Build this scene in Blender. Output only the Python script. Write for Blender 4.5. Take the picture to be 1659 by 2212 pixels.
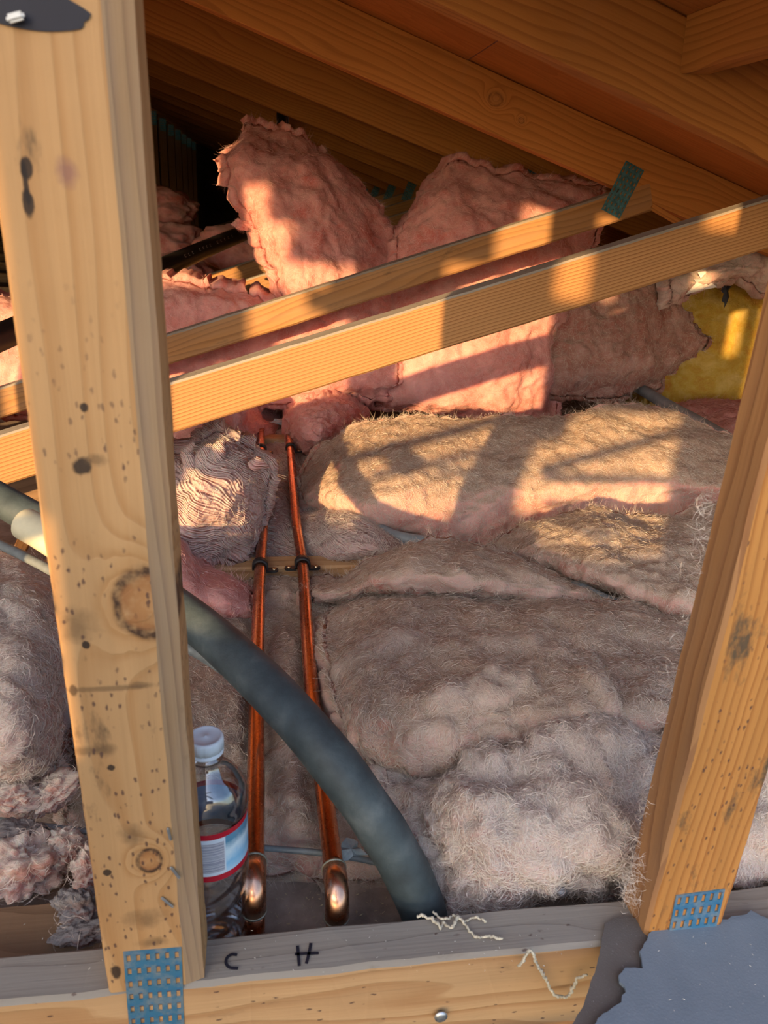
import bpy, bmesh, math, random
import numpy as np
from mathutils import Matrix, Vector
random.seed(7); RNG = np.random.default_rng(7)
SC = bpy.context.scene; COL = SC.collection
for o in list(bpy.data.objects): bpy.data.objects.remove(o)

# ------------------------------------------------------------------ camera, sky, sun, exposure
F_PX, W_PX, H_PX = 1650.0, 1659, 2212
CAM = np.array([0, 0, .579])
def _n(v): v = np.array(v, float); return v/np.linalg.norm(v)
_Y = _n((-264, -690, F_PX)); _D = _n((-229, 4000, F_PX)); _Z = _n(-_D + _Y*(_D@_Y)); _X = np.cross(_Y, _Z)
RW = np.stack([_X, _Y, _Z])            # camera(right,down,forward) -> world
cd = bpy.data.cameras.new('camera'); cam = bpy.data.objects.new('camera', cd); COL.objects.link(cam)
cd.sensor_fit = 'VERTICAL'; cd.sensor_height = 36; cd.lens = F_PX/H_PX*36
cd.clip_start = .01; cd.clip_end = 200
M = Matrix.Identity(4)
for r in range(3):
    M[r][0], M[r][1], M[r][2], M[r][3] = RW[r, 0], -RW[r, 1], -RW[r, 2], CAM[r]
cam.matrix_world = M; SC.camera = cam
cd.dof.use_dof = True; cd.dof.focus_distance = .95; cd.dof.aperture_fstop = cd.lens/1.7

SUN_AZ, SUN_EL = 30, 11                 # degrees left of the view into the attic, degrees up
SUN_DIR = np.array([math.sin(math.radians(SUN_AZ))*math.cos(math.radians(SUN_EL)),
                    math.cos(math.radians(SUN_AZ))*math.cos(math.radians(SUN_EL)), -math.sin(math.radians(SUN_EL))])
wd = bpy.data.worlds.new('sky'); SC.world = wd; wd.use_nodes = True
nt = wd.node_tree; nt.nodes.clear()
sky = nt.nodes.new('ShaderNodeTexSky'); sky.sky_type = 'NISHITA'; sky.sun_disc = False
sky.sun_elevation = math.radians(28); sky.sun_rotation = math.atan2(-SUN_DIR[0], -SUN_DIR[1]); sky.altitude = 0
sky.air_density = 1; sky.dust_density = 1.8; sky.ozone_density = 1
bg = nt.nodes.new('ShaderNodeBackground'); bg.inputs[1].default_value = .44
wo = nt.nodes.new('ShaderNodeOutputWorld')
nt.links.new(sky.outputs[0], bg.inputs[0]); nt.links.new(bg.outputs[0], wo.inputs[0])
sl = bpy.data.lights.new('sun', 'SUN'); so = bpy.data.objects.new('sun', sl); COL.objects.link(so)
sl.energy = 9.3; sl.color = (1, .62, .27); sl.angle = math.radians(.8)
so.rotation_euler = Vector(-SUN_DIR).to_track_quat('Z', 'Y').to_euler(); so.location = (-3, -4, 2)
SC.view_settings.view_transform = 'Standard'; SC.view_settings.look = 'None'
SC.view_settings.gamma = 1; SC.view_settings.use_curve_mapping = False; SC.view_settings.exposure = .1
SC.cycles.max_bounces = 10; SC.cycles.diffuse_bounces = 4; SC.cycles.glossy_bounces = 3
SC.cycles.transmission_bounces = 8; SC.cycles.transparent_max_bounces = 24; SC.cycles.caustics_reflective = False; SC.cycles.caustics_refractive = False

# ------------------------------------------------------------------ point helpers
def ray(x, y): return RW @ np.array([(x-W_PX/2+.5)/F_PX, (y-H_PX/2)/F_PX, 1.])
def PZ(x, y, z): d = ray(x, y); return CAM + d*((z-CAM[2])/d[2])
def PY(x, y, Y): d = ray(x, y); return CAM + d*(Y/d[1])

# ------------------------------------------------------------------ noise in numpy
_perm = np.random.default_rng(3).permutation(256); _perm = np.concatenate([_perm, _perm, _perm])
_g = np.random.default_rng(4).normal(size=(256, 3)); _g /= np.linalg.norm(_g, axis=1)[:, None]
def noise(p):
    p = np.asarray(p, float); i = np.floor(p).astype(int); f = p-i; i &= 255
    u = f*f*f*(f*(f*6-15)+10); out = 0
    for a in (0, 1):
        for b in (0, 1):
            for c in (0, 1):
                h = _perm[_perm[_perm[i[..., 0]+a]+i[..., 1]+b]+i[..., 2]+c]
                d = (_g[h]*(f-np.array([a, b, c]))).sum(-1)
                out = out + d*(u[..., 0] if a else 1-u[..., 0])*(u[..., 1] if b else 1-u[..., 1])*(u[..., 2] if c else 1-u[..., 2])
    return out*1.5
def fbm(p, n=4, gain=.5):
    p = np.asarray(p, float); s = 0; a = 1
    for k in range(n): s = s + a*noise(p*2**k+17.3*k); a *= gain
    return s

# ------------------------------------------------------------------ object helpers
def tag(o, label=None, cat=None, group=None, kind=None):
    if label: o['label'] = label
    if cat: o['category'] = cat
    if group: o['group'] = group
    if kind: o['kind'] = kind
    return o
def empty(name, loc, label, cat, group=None):
    o = bpy.data.objects.new(name, None); COL.objects.link(o); o.location = loc; o.empty_display_size = .05
    return tag(o, label, cat, group)
def link(name, me, parent=None, M=None, smooth=True, auto=None):
    o = bpy.data.objects.new(name, me); COL.objects.link(o)
    M = M or Matrix.Identity(4)
    if parent is not None:
        o.parent = parent; B = Matrix.Identity(4); q = parent
        while q is not None: B = q.matrix_basis @ B; q = q.parent
        M = B.inverted() @ M
    o.matrix_basis = M
    me.polygons.foreach_set('use_smooth', np.full(len(me.polygons), smooth))
    return o
def np_mesh(name, V, Fq, mat=None, Ft=None):
    me = bpy.data.meshes.new(name); V = np.ascontiguousarray(V, np.float32)
    Fq = np.asarray(Fq, np.int32).reshape(-1, 4); Ft = np.zeros((0, 3), np.int32) if Ft is None else np.asarray(Ft, np.int32).reshape(-1, 3)
    me.vertices.add(len(V)); me.vertices.foreach_set('co', V.ravel())
    me.loops.add(Fq.size+Ft.size); me.loops.foreach_set('vertex_index', np.concatenate([Fq.ravel(), Ft.ravel()]))
    me.polygons.add(len(Fq)+len(Ft))
    st = np.concatenate([np.arange(len(Fq))*4, Fq.size+np.arange(len(Ft))*3]).astype(np.int32)
    me.polygons.foreach_set('loop_start', st)
    me.update(calc_edges=True)
    if mat: me.materials.append(mat)
    return me
def bm_mesh(name, bm, mat=None):
    me = bpy.data.meshes.new(name); bm.to_mesh(me); bm.free()
    if mat: me.materials.append(mat)
    return me
def catmull(P, n):
    P = np.asarray(P, float); m = len(P); t = np.linspace(0, m-1, n); i = np.clip(np.floor(t).astype(int), 0, m-2); f = t-i
    Q = np.concatenate([[2*P[0]-P[1]], P, [2*P[-1]-P[-2]]]); a, b, c, d = Q[i], Q[i+1], Q[i+2], Q[i+3]
    sh = (-1,)+(1,)*(P.ndim-1); f = f.reshape(sh)
    return .5*((2*b)+(-a+c)*f+(2*a-5*b+4*c-d)*f**2+(-a+3*b-3*c+d)*f**3)
def tube_VF(C, R, n=16, caps=True):
    C = np.asarray(C, float); R = np.broadcast_to(np.asarray(R, float), (len(C),)); T = np.gradient(C, axis=0); T /= np.linalg.norm(T, axis=1)[:, None]+1e-12
    up = np.array([0, 0, 1.]) if abs(T[0][2]) < .9 else np.array([1., 0, 0]); Nn = np.cross(T[0], up); Nn /= np.linalg.norm(Nn); V = []
    for k in range(len(C)):
        Nn = Nn-T[k]*(Nn@T[k]); Nn /= np.linalg.norm(Nn); B = np.cross(T[k], Nn); a = np.arange(n)*2*np.pi/n
        V.append(C[k]+R[k]*(np.cos(a)[:, None]*Nn+np.sin(a)[:, None]*B))
    V = np.concatenate(V); j = np.arange(n); F = []
    for k in range(len(C)-1):
        F.append(np.stack([k*n+j, k*n+(j+1) % n, (k+1)*n+(j+1) % n, (k+1)*n+j], 1))
    F = np.concatenate(F); Ft = None
    if caps:
        V = np.concatenate([V, [C[0], C[-1]]]); a, b = len(V)-2, len(V)-1; e = (len(C)-1)*n
        Ft = np.concatenate([np.stack([np.full(n, a), (j+1) % n, j], 1), np.stack([np.full(n, b), e+j, e+(j+1) % n], 1)])
    return V, F, Ft
def tube(name, C, R, mat, parent=None, n=16):
    V, F, Ft = tube_VF(C, R, n); o = np.array(C[0]); me = np_mesh(name, V-o, F, mat, Ft)
    return link(name, me, parent, Matrix.Translation(o))
def lathe(name, prof, mat, parent, loc, n=32, axis=None):
    prof = np.asarray(prof, float); a = np.arange(n)*2*np.pi/n
    V = np.concatenate([np.stack([r*np.cos(a), r*np.sin(a), np.full(n, z)], 1) for r, z in prof]); j = np.arange(n)
    F = np.concatenate([np.stack([k*n+j, k*n+(j+1) % n, (k+1)*n+(j+1) % n, (k+1)*n+j], 1) for k in range(len(prof)-1)])
    M = Matrix.Translation(loc)
    if axis is not None: M = M @ Vector(axis).to_track_quat('Z', 'Y').to_matrix().to_4x4()
    return link(name, np_mesh(name, V, F, mat), parent, M)

# ------------------------------------------------------------------ materials
def newmat(name):
    m = bpy.data.materials.new(name); m.use_nodes = True; t = m.node_tree; t.nodes.clear()
    out = t.nodes.new('ShaderNodeOutputMaterial'); p = t.nodes.new('ShaderNodeBsdfPrincipled'); t.links.new(p.outputs[0], out.inputs[0])
    return m, t, p
class NB:
    def __init__(s, t): s.t = t
    def node(s, typ, **kw):
        n = s.t.nodes.new(typ)
        for k, v in kw.items(): setattr(n, k, v)
        return n
    def inp(s, sock, v):
        if hasattr(v, 'is_linked') or isinstance(v, bpy.types.NodeSocket): s.t.links.new(v, sock)
        elif v is not None:
            try: sock.default_value = v
            except Exception: sock.default_value = (*v, 1)
    def math(s, op, a, b=None, c=None, clamp=False):
        n = s.node('ShaderNodeMath', operation=op, use_clamp=clamp)
        for k, v in enumerate((a, b, c)):
            if v is not None: s.inp(n.inputs[k], v)
        return n.outputs[0]
    def mapping(s, vec, scale=(1, 1, 1), loc=(0, 0, 0), rot=(0, 0, 0)):
        n = s.node('ShaderNodeMapping'); s.inp(n.inputs[0], vec); n.inputs['Scale'].default_value = scale; n.inputs['Location'].default_value = loc; n.inputs['Rotation'].default_value = rot
        return n.outputs[0]
    def noise(s, vec, scale, detail=4, rough=.55, dist=0):
        n = s.node('ShaderNodeTexNoise'); s.inp(n.inputs['Vector'], vec); n.inputs['Scale'].default_value = scale; n.inputs['Detail'].default_value = detail
        n.inputs['Roughness'].default_value = rough; n.inputs['Distortion'].default_value = dist
        return n.outputs['Fac'], n.outputs['Color']
    def ramp(s, fac, stops, interp='LINEAR'):
        n = s.node('ShaderNodeValToRGB'); s.inp(n.inputs[0], fac); e = n.color_ramp.elements; n.color_ramp.interpolation = interp
        while len(e) < len(stops): e.new(.5)
        for k, (p, c) in enumerate(stops):
            e[k].position = p; e[k].color = (*c, 1) if not np.isscalar(c) else (c, c, c, 1)
        return n.outputs[0]
    def mix(s, fac, a, b, mode='MIX'):
        n = s.node('ShaderNodeMix', data_type='RGBA', blend_type=mode); s.inp(n.inputs[0], fac); s.inp(n.inputs[6], a); s.inp(n.inputs[7], b)
        return n.outputs[2]
    def obj(s): return s.node('ShaderNodeTexCoord').outputs['Object']
    def sep(s, v):
        n = s.node('ShaderNodeSeparateXYZ'); s.inp(n.inputs[0], v); return n.outputs
    def bump(s, h, strength=.3, dist=.002, normal=None):
        n = s.node('ShaderNodeBump'); s.inp(n.inputs['Height'], h); n.inputs['Strength'].default_value = strength; n.inputs['Distance'].default_value = dist
        if normal is not None: s.inp(n.inputs['Normal'], normal)
        return n.outputs[0]

def wood(name, light, dark, freq=120, knots=(), spots=(), stain_t=.62, speck=0., stain=0., streak=.5, ringk=.8, rough=.75, seed=0., wob=1.0, grey=0., speckx=None, kstr=1.):
    """Sawn softwood. Object space: x along the board, y across its face."""
    m, t, p = newmat(name); b = NB(t); oc = b.obj()
    info = b.node('ShaderNodeObjectInfo').outputs['Random']
    off = b.node('ShaderNodeCombineXYZ'); b.inp(off.inputs[0], b.math('MULTIPLY', info, 13.7)); b.inp(off.inputs[1], b.math('MULTIPLY', info, 3.1)); off.inputs[2].default_value = seed
    va = b.node('ShaderNodeVectorMath', operation='ADD'); b.inp(va.inputs[0], oc); b.inp(va.inputs[1], off.outputs[0]); vec = va.outputs[0]
    xyz = b.sep(oc)
    low, _ = b.noise(b.mapping(vec, (1.6, 9, 9)), 1.0, 2)
    v = b.math('ADD', b.math('MULTIPLY', b.math('ADD', xyz[1], b.math('MULTIPLY', xyz[2], .35)), freq), b.math('MULTIPLY', low, 9*wob))
    kmask = None
    for kx, ky, r in knots:
        dx = b.math('MULTIPLY', b.math('SUBTRACT', xyz[0], kx), .8); dy = b.math('SUBTRACT', xyz[1], ky)
        nz, _ = b.noise(oc, 60, 2); nz2, _ = b.noise(oc, 130, 3)
        d = b.math('ADD', b.math('POWER', b.math('ADD', b.math('MULTIPLY', dx, dx), b.math('MULTIPLY', dy, dy)), .5), b.math('MULTIPLY', b.math('SUBTRACT', nz, .5), r*.35))
        g = b.math('DIVIDE', d, r)
        bell = b.math('POWER', 2.718, b.math('MULTIPLY', b.math('MULTIPLY', g, g), -.45))
        v = b.math('ADD', v, b.math('MULTIPLY', bell, 4.5))
        kk = b.math('DIVIDE', g, 2)
        k = (b.ramp(kk, [(0, (.42, .2, .07)), (.36, (.30, .13, .045)), (.44, (.06, .03, .016)), (.5, (.06, .03, .016)), (.58, (.4, .2, .07)), (1, (.5, .27, .1))]), b.math('MULTIPLY', b.ramp(kk, [(0, .9), (.5, 1), (.6, .4), (.85, 0)]), b.ramp(nz2, [(.3, .25), (.55, 1)])))
        kmask = [k] if kmask is None else kmask+[k]
    saw = b.math('FRACT', v)
    ring = b.ramp(saw, [(0, 0.0), (.55, .25), (.86, 1), (.96, .85), (1, 0)])
    fine, _ = b.noise(b.mapping(vec, (6, 420, 420)), 1, 3)
    mid, _ = b.noise(b.mapping(vec, (3, 60, 60)), 1, 3)
    fac = b.math('ADD', b.math('MULTIPLY', ring, ringk), b.math('MULTIPLY', b.math('SUBTRACT', fine, .5), streak), clamp=True)
    col = b.mix(fac, light, dark)
    col = b.mix(b.ramp(mid, [(.35, 0), (.7, .5)]), col, [c*.72 for c in light])
    if grey:
        gn, _ = b.noise(b.mapping(vec, (5, 40, 40)), 1, 4)
        col = b.mix(b.ramp(gn, [(.35, grey*.35), (.65, grey)]), col, (.30, .275, .235))
    if stain:
        sn, _ = b.noise(b.mapping(vec, (14, 30, 30)), 1, 5, .65)
        col = b.mix(b.ramp(sn, [(stain_t, 0), (stain_t+.1, stain)]), col, (.10, .065, .035))
    for (sx_, sy_, rx_, ry_, c_, soft) in spots:
        nz, _ = b.noise(oc, 110, 3); dx = b.math('DIVIDE', b.math('SUBTRACT', xyz[0], sx_), rx_); dy = b.math('DIVIDE', b.math('SUBTRACT', xyz[1], sy_), ry_)
        d = b.math('ADD', b.math('POWER', b.math('ADD', b.math('MULTIPLY', dx, dx), b.math('MULTIPLY', dy, dy)), .5), b.math('MULTIPLY', b.math('SUBTRACT', nz, .5), 1.3))
        col = b.mix(b.ramp(d, [(1-soft, .92 if soft < .5 else .62), (1.0, 0)]), col, c_)
    if kmask:
        for c, f in kmask: col = b.mix(b.math('MULTIPLY', f, kstr), col, c)
    if speck:
        vo = b.node('ShaderNodeTexVoronoi'); wv, wc = b.noise(vec, 300, 1); vv = b.node('ShaderNodeVectorMath', operation='MULTIPLY_ADD'); b.inp(vv.inputs[0], wc); vv.inputs[1].default_value = (.004, .0015, .0015); b.inp(vv.inputs[2], vec)
        b.inp(vo.inputs['Vector'], b.mapping(vv.outputs[0], (130, 260, 260))); vo.inputs['Scale'].default_value = 1
        sp = b.ramp(vo.outputs['Distance'], [(.15, 1), (.30, 0)])
        pick = b.ramp(b.sep(vo.outputs['Color'])[0], [(1-speck, 0), (1-speck+.02, 1)])
        area, _ = b.noise(vec, 22, 2); pa = b.ramp(area, [(.38, 0), (.5, 1)])
        if speckx: pa = b.math('MULTIPLY', pa, b.ramp(xyz[0], [(speckx, 1), (speckx+.1, .03)]))
        col = b.mix(b.math('MULTIPLY', b.math('MULTIPLY', sp, pick), b.math('MULTIPLY', pa, .8)), col, (.07, .035, .03))
    b.inp(p.inputs['Base Color'], col); p.inputs['Roughness'].default_value = rough; p.inputs['Specular IOR Level'].default_value = .3
    h = b.math('ADD', b.math('MULTIPLY', fine, .6), b.math('MULTIPLY', ring, -.5))
    b.inp(p.inputs['Normal'], b.bump(h, .35, .0012))
    return m
def post_local(px, py):
    P = PY(px, py, .363); x = P[2]-.089; return float(x), float(-(P[0]+.0725+.0105*x/.78))
_BK, _BR, _PU = (.02, .014, .012), (.13, .075, .035), (.20, .09, .09)
POST_SPOTS = [(*post_local(a, b_), rx, ry, c, sf) for a, b_, rx, ry, c, sf in (
 (58, 362, .006, .0028, _BK, .3), (60, 440, .007, .0028, _BK, .3), (56, 400, .012, .0014, _BK, .4), (177, 1004, .0055, .0062, _BK, .35), (205, 995, .004, .007, _BR, .6), (181, 880, .0026, .0024, _BK, .3),
 (168, 1352, .0125, .0125, _BR, .75), (185, 1393, .0026, .0022, _BK, .25), (240, 1657, .0026, .0026, _BK, .25), (230, 1617, .006, .006, _BR, .7), (190, 1620, .004, .012, _BR, .7), (285, 1805, .010, .010, _BR, .8), (232, 1884, .0026, .0026, _BK, .25),
 (312, 1985, .010, .015, _BR, .8), (330, 2035, .006, .011, _BR, .8), (146, 375, .008, .005, _PU, .8), (235, 1487, .0022, .030, _BR, .5), (158, 1492, .005, .0024, _BR, .4), (300, 1480, .0026, .010, _BR, .5), (250, 2100, .008, .0035, _BK, .4))]
W_POST = wood('post_wood', (.49, .285, .125), (.33, .15, .045), 70, knots=[(.289, -.016, .0165), (.112, -.004, .0075)], spots=POST_SPOTS, speck=.6, stain=.75, speckx=.36, ringk=.55, streak=.45)
W_POST_EDGE = wood('post_edge_wood', (.36, .21, .09), (.20, .095, .035), 160, grey=.35, stain=.7, ringk=.7)
W_POST2 = wood('post_wood_orange', (.50, .225, .058), (.27, .085, .017), 150, speck=.55, stain=1., stain_t=.565, ringk=.7)
W_POST2_SIDE = wood('post_side_wood', (.43, .20, .065), (.24, .085, .02), 170, ringk=.8, grey=.15)
W_CHORD = wood('chord_wood', (.50, .31, .155), (.34, .165, .065), 60, speck=.14, stain=.3, ringk=.75)
W_GREY = wood('weathered_wood', (.30, .26, .215), (.17, .135, .105), 160, stain=.35, ringk=.55, grey=.6, speck=.1)
W_FIR = wood('striped_fir', (.42, .215, .08), (.22, .085, .025), 230, ringk=.95, streak=.3, wob=.5)
W_FIR2 = wood('rough_fir', (.42, .20, .06), (.20, .08, .02), 110, ringk=.7, stain=.5, grey=.2)
W_RAFT = wood('rafter_wood', (.50, .205, .048), (.29, .10, .022), 90, ringk=.7)
W_RAFT3 = wood('rafter_wood_knotty', (.54, .22, .052), (.31, .11, .024), 90, ringk=.7, knots=[(1.297, .007, .0115), (1.359, -.0076, .005)], kstr=.55)
W_PLY = wood('plywood', (.52, .20, .048), (.35, .12, .026), 14, ringk=.5, stain=.35, wob=1.5)
W_DARK = wood('stained_board', (.24, .15, .085), (.13, .075, .04), 90, ringk=.6, stain=1.0)

def plain(name, col, rough=.6, metal=0., nscale=40, nvar=.25, bump=.1, spec=.4, bdist=.001):
    m, t, p = newmat(name); b = NB(t); n, _ = b.noise(b.obj(), nscale, 5, .6)
    b.inp(p.inputs['Base Color'], b.mix(b.ramp(n, [(.3, 0), (.7, 1)]), [c*(1-nvar) for c in col], [min(1, c*(1+nvar)) for c in col]))
    p.inputs['Roughness'].default_value = rough; p.inputs['Metallic'].default_value = metal; p.inputs['Specular IOR Level'].default_value = spec
    if bump: b.inp(p.inputs['Normal'], b.bump(n, bump, bdist))
    return m
def copper(name, col, rough, tarn):
    m, t, p = newmat(name); b = NB(t); oc = b.obj(); n, _ = b.noise(b.mapping(oc, (60, 9, 60)), 1, 5, .6); n2, _ = b.noise(oc, 180, 3)
    b.inp(p.inputs['Base Color'], b.mix(b.ramp(n, [(.42, 0), (.68, tarn)]), col, (.23, .075, .045)))
    b.inp(p.inputs['Roughness'], b.math('ADD', b.math('MULTIPLY', n2, .12), rough)); p.inputs['Metallic'].default_value = 1
    return m
M_COPPER = copper('copper', (.76, .33, .18), .22, .75)
M_ELBOW = copper('copper_fitting', (.72, .42, .28), .22, .45)
M_SOLDER = plain('solder', (.36, .37, .30), .5, .6, 200, .4)
M_BLACK = plain('black_plastic', (.02, .021, .023), .42, 0, 60, .2)
M_ABS = plain('black_pipe_plastic', (.012, .012, .013), .45, 0, 60, .2)
M_SCREW = plain('brass_screw', (.62, .48, .28), .3, 1., 100, .2)
M_ZINC = plain('galvanised_nail', (.52, .55, .58), .4, .85, 150, .25)
M_GREYPVC = plain('grey_conduit', (.20, .235, .26), .5, 0, 30, .2)
M_CABLE = plain('grey_cable', (.16, .185, .195), .5, 0, 60, .3)
M_CREAM = plain('cream_plastic', (.56, .52, .36), .5, 0, 60, .12)
M_PAPER = plain('white_paper', (.66, .62, .60), .9, 0, 60, .1)
M_LEAD = plain('grey_sealant', (.27, .33, .37), .55, .1, 90, .35, .5)
M_INK_HOLE = plain('ink_and_hole_black', (.012, .012, .022), .6, 0, 60, .1, 0)
M_WEB = plain('dusty_thread', (.50, .46, .36), 1, 0, 300, .3)
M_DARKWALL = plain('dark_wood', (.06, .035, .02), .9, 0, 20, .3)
M_DRYWALL = plain('dusty_floor', (.30, .235, .19), .95, 0, 35, .35, .6, .2, .004)
def foam():
    m, t, p = newmat('grey_foam'); b = NB(t); oc = b.obj(); n, _ = b.noise(oc, 28, 5, .6); n2, _ = b.noise(oc, 300, 3)
    b.inp(p.inputs['Base Color'], b.ramp(n, [(.3, (.024, .036, .042)), (.55, (.052, .073, .08)), (.78, (.115, .14, .145))]))
    p.inputs['Roughness'].default_value = .62; b.inp(p.inputs['Normal'], b.bump(b.math('ADD', n2, b.math('MULTIPLY', n, 2)), .25, .0015)); return m
M_FOAM = foam()
def plate_mat(name, dirt):
    m, t, p = newmat(name); b = NB(t); oc = b.obj(); n, _ = b.noise(oc, 70, 4, .65)
    b.inp(p.inputs['Base Color'], b.mix(b.ramp(n, [(.45, 0), (.62, dirt)]), (.09, .30, .50), (.36, .42, .44)))  # blue in the base colour stands in for sky mirrored by galvanised metal
    p.inputs['Metallic'].default_value = .55; p.inputs['Roughness'].default_value = .33; return m
M_PLATE = plate_mat('sky_tinted_nail_plate', .85)
M_PLATE2 = plain('teal_nail_plate', (.07, .20, .23), .4, .5, 90, .5)
def felt_mat(name, c1, c2):
    m, t, p = newmat(name); b = NB(t); oc = b.obj(); n, _ = b.noise(oc, 25, 6, .65); n2, _ = b.noise(oc, 700, 2)
    col = b.mix(n, c1, c2); col = b.mix(b.ramp(n2, [(.66, 0), (.74, .35)]), col, (.4, .4, .4))
    b.inp(p.inputs['Base Color'], col); p.inputs['Roughness'].default_value = .8; p.inputs['Specular IOR Level'].default_value = .3; b.inp(p.inputs['Normal'], b.bump(n2, .35, .0008)); return m
M_FELT = felt_mat('grey_felt', (.13, .165, .20), (.21, .255, .30))
M_FELT2 = felt_mat('brown_felt', (.10, .088, .078), (.16, .14, .125))
M_FELT3 = felt_mat('dark_felt', (.035, .05, .052), (.06, .075, .075))

def wool(name, pink, dust, dusty=.7, sat=1.0, bscale=1.0, layers=False, sss=.35, lfreq=620, bstr=.7):
    """Glass wool: pink inside, dusty where it has lain facing up."""
    m, t, p = newmat(name); b = NB(t); oc = b.obj()
    wn, wc = b.noise(oc, 9, 3, .5)
    wv = b.node('ShaderNodeVectorMath', operation='MULTIPLY_ADD'); b.inp(wv.inputs[0], wc); wv.inputs[1].default_value = (.10, .10, .10); b.inp(wv.inputs[2], oc); vec = wv.outputs[0]
    big, _ = b.noise(vec, 16, 4, .6); midn, _ = b.noise(vec, 55, 4, .65)
    st1, _ = b.noise(b.mapping(vec, (60, 420, 300) if not layers else (35, 120, 330)), 1, 4, .7)
    st2, _ = b.noise(b.mapping(vec, (420, 70, 300), rot=(0, 0, .5)), 1, 4, .7)
    geo = b.node('ShaderNodeNewGeometry'); nz = b.sep(geo.outputs['Normal'])[2]
    up = b.ramp(b.math('ADD', nz, b.math('MULTIPLY', b.math('SUBTRACT', midn, .5), .5)), [(.35, 0), (.8, dusty)])
    pk = b.ramp(big, [(.28, [c*k for c, k in zip(pink, (.88, .52, .50))]), (.48, pink), (.68, [min(1, c*1.08+.10) for c in pink])])
    du = b.ramp(midn, [(.25, [c*.78 for c in dust]), (.5, dust), (.75, [min(1, c*1.22+.02) for c in dust])])
    col = b.mix(up, pk, du)
    col = b.mix(b.ramp(st1, [(.5, 0), (.75, .35)]), col, [min(1, c*1.3+.1) for c in dust])
    an = b.node('ShaderNodeAttribute'); an.attribute_name = 'fresh'; col = b.mix(b.math('MULTIPLY', an.outputs['Fac'], b.math('ADD', st1, .15), clamp=True), col, (.66, .56, .50))
    wvh = None
    if layers:
        w1, wc1 = b.noise(oc, 10, 1, .5); w2, wc2 = b.noise(oc, 34, 1, .5)
        d1 = b.node('ShaderNodeVectorMath', operation='MULTIPLY_ADD'); b.inp(d1.inputs[0], wc1); d1.inputs[1].default_value = (.085, .085, .085); b.inp(d1.inputs[2], oc)
        d2 = b.node('ShaderNodeVectorMath', operation='MULTIPLY_ADD'); b.inp(d2.inputs[0], wc2); d2.inputs[1].default_value = (.014, .014, .014); b.inp(d2.inputs[2], d1.outputs[0])
        q = b.sep(d2.outputs[0]); ph = b.math('ADD', b.math('MULTIPLY', q[0], lfreq*.62), b.math('ADD', b.math('MULTIPLY', q[2], lfreq), b.math('MULTIPLY', q[1], lfreq*.25)))
        sa = b.math('SINE', ph); sb = b.math('SINE', b.math('MULTIPLY', ph, 2.63)); wvh = b.math('ADD', b.math('MULTIPLY', sa, .5), b.math('MULTIPLY', sb, .35))
        wf = b.math('ADD', b.math('MULTIPLY', wvh, .55), .5, clamp=True)
        col = b.mix(wf, b.mix(.5, col, (.42, .24, .23)), b.mix(.45, col, (.68, .54, .50)))
    vo, _ = b.noise(oc, 420, 1); col = b.mix(b.ramp(vo, [(.78, 0), (.81, .8)]), col, (.08, .05, .04))
    b.inp(p.inputs['Base Color'], col); p.inputs['Roughness'].default_value = 1; p.inputs['Specular IOR Level'].default_value = .05
    if sss:
        p.inputs['Subsurface Weight'].default_value = sss; p.inputs['Subsurface Radius'].default_value = (.022, .0065, .0042); p.inputs['Subsurface Scale'].default_value = 1
    h = b.math('ADD', b.math('MULTIPLY', st1, 1.0 if not layers else 1.8), b.math('ADD', b.math('MULTIPLY', st2, .8 if not layers else .1), b.math('MULTIPLY', midn, 1.2)))
    nrm = b.bump(h, bstr if not layers else .3, .0035*bscale)
    if wvh is not None: nrm = b.bump(wvh, .9, .0035, nrm)
    b.inp(p.inputs['Normal'], nrm)
    return m
PINK = (.66, .27, .25); TAN = (.42, .315, .265)
WL_TAN = wool('dusty_wool', (.58, .37, .31), (.47, .365, .28), .9)
WL_TAN2 = wool('dusty_wool_brown', (.62, .33, .28), (.43, .32, .235), .85)
WL_PINK = wool('pink_wool', (.66, .285, .255), (.60, .37, .33), .4, bstr=.45)
WL_PALE = wool('pale_wool', (.60, .44, .39), (.62, .54, .47), .8)
WL_LAYER = wool('layered_wool', (.64, .42, .38), (.58, .49, .43), .55, layers=True)
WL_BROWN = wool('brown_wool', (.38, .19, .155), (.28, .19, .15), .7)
WL_YELLOW = wool('yellow_wool', (.50, .33, .055), (.42, .28, .05), .3, sss=0)
WL_GREY = wool('grey_wool', (.25, .22, .21), (.24, .225, .22), .9, sss=0)
def fibre_mat(name, col):
    m, t, p = newmat(name); b = NB(t); p.inputs['Base Color'].default_value = (*col, 1); p.inputs['Roughness'].default_value = .9; p.inputs['Specular IOR Level'].default_value = .1
    return m
FB_TAN = fibre_mat('tan_fibre', (.58, .49, .41)); FB_PINK = fibre_mat('pink_fibre', (.74, .46, .42)); FB_PALE = fibre_mat('pale_fibre', (.70, .62, .55)); FB_YEL = fibre_mat('yellow_fibre', (.6, .42, .1))

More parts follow.
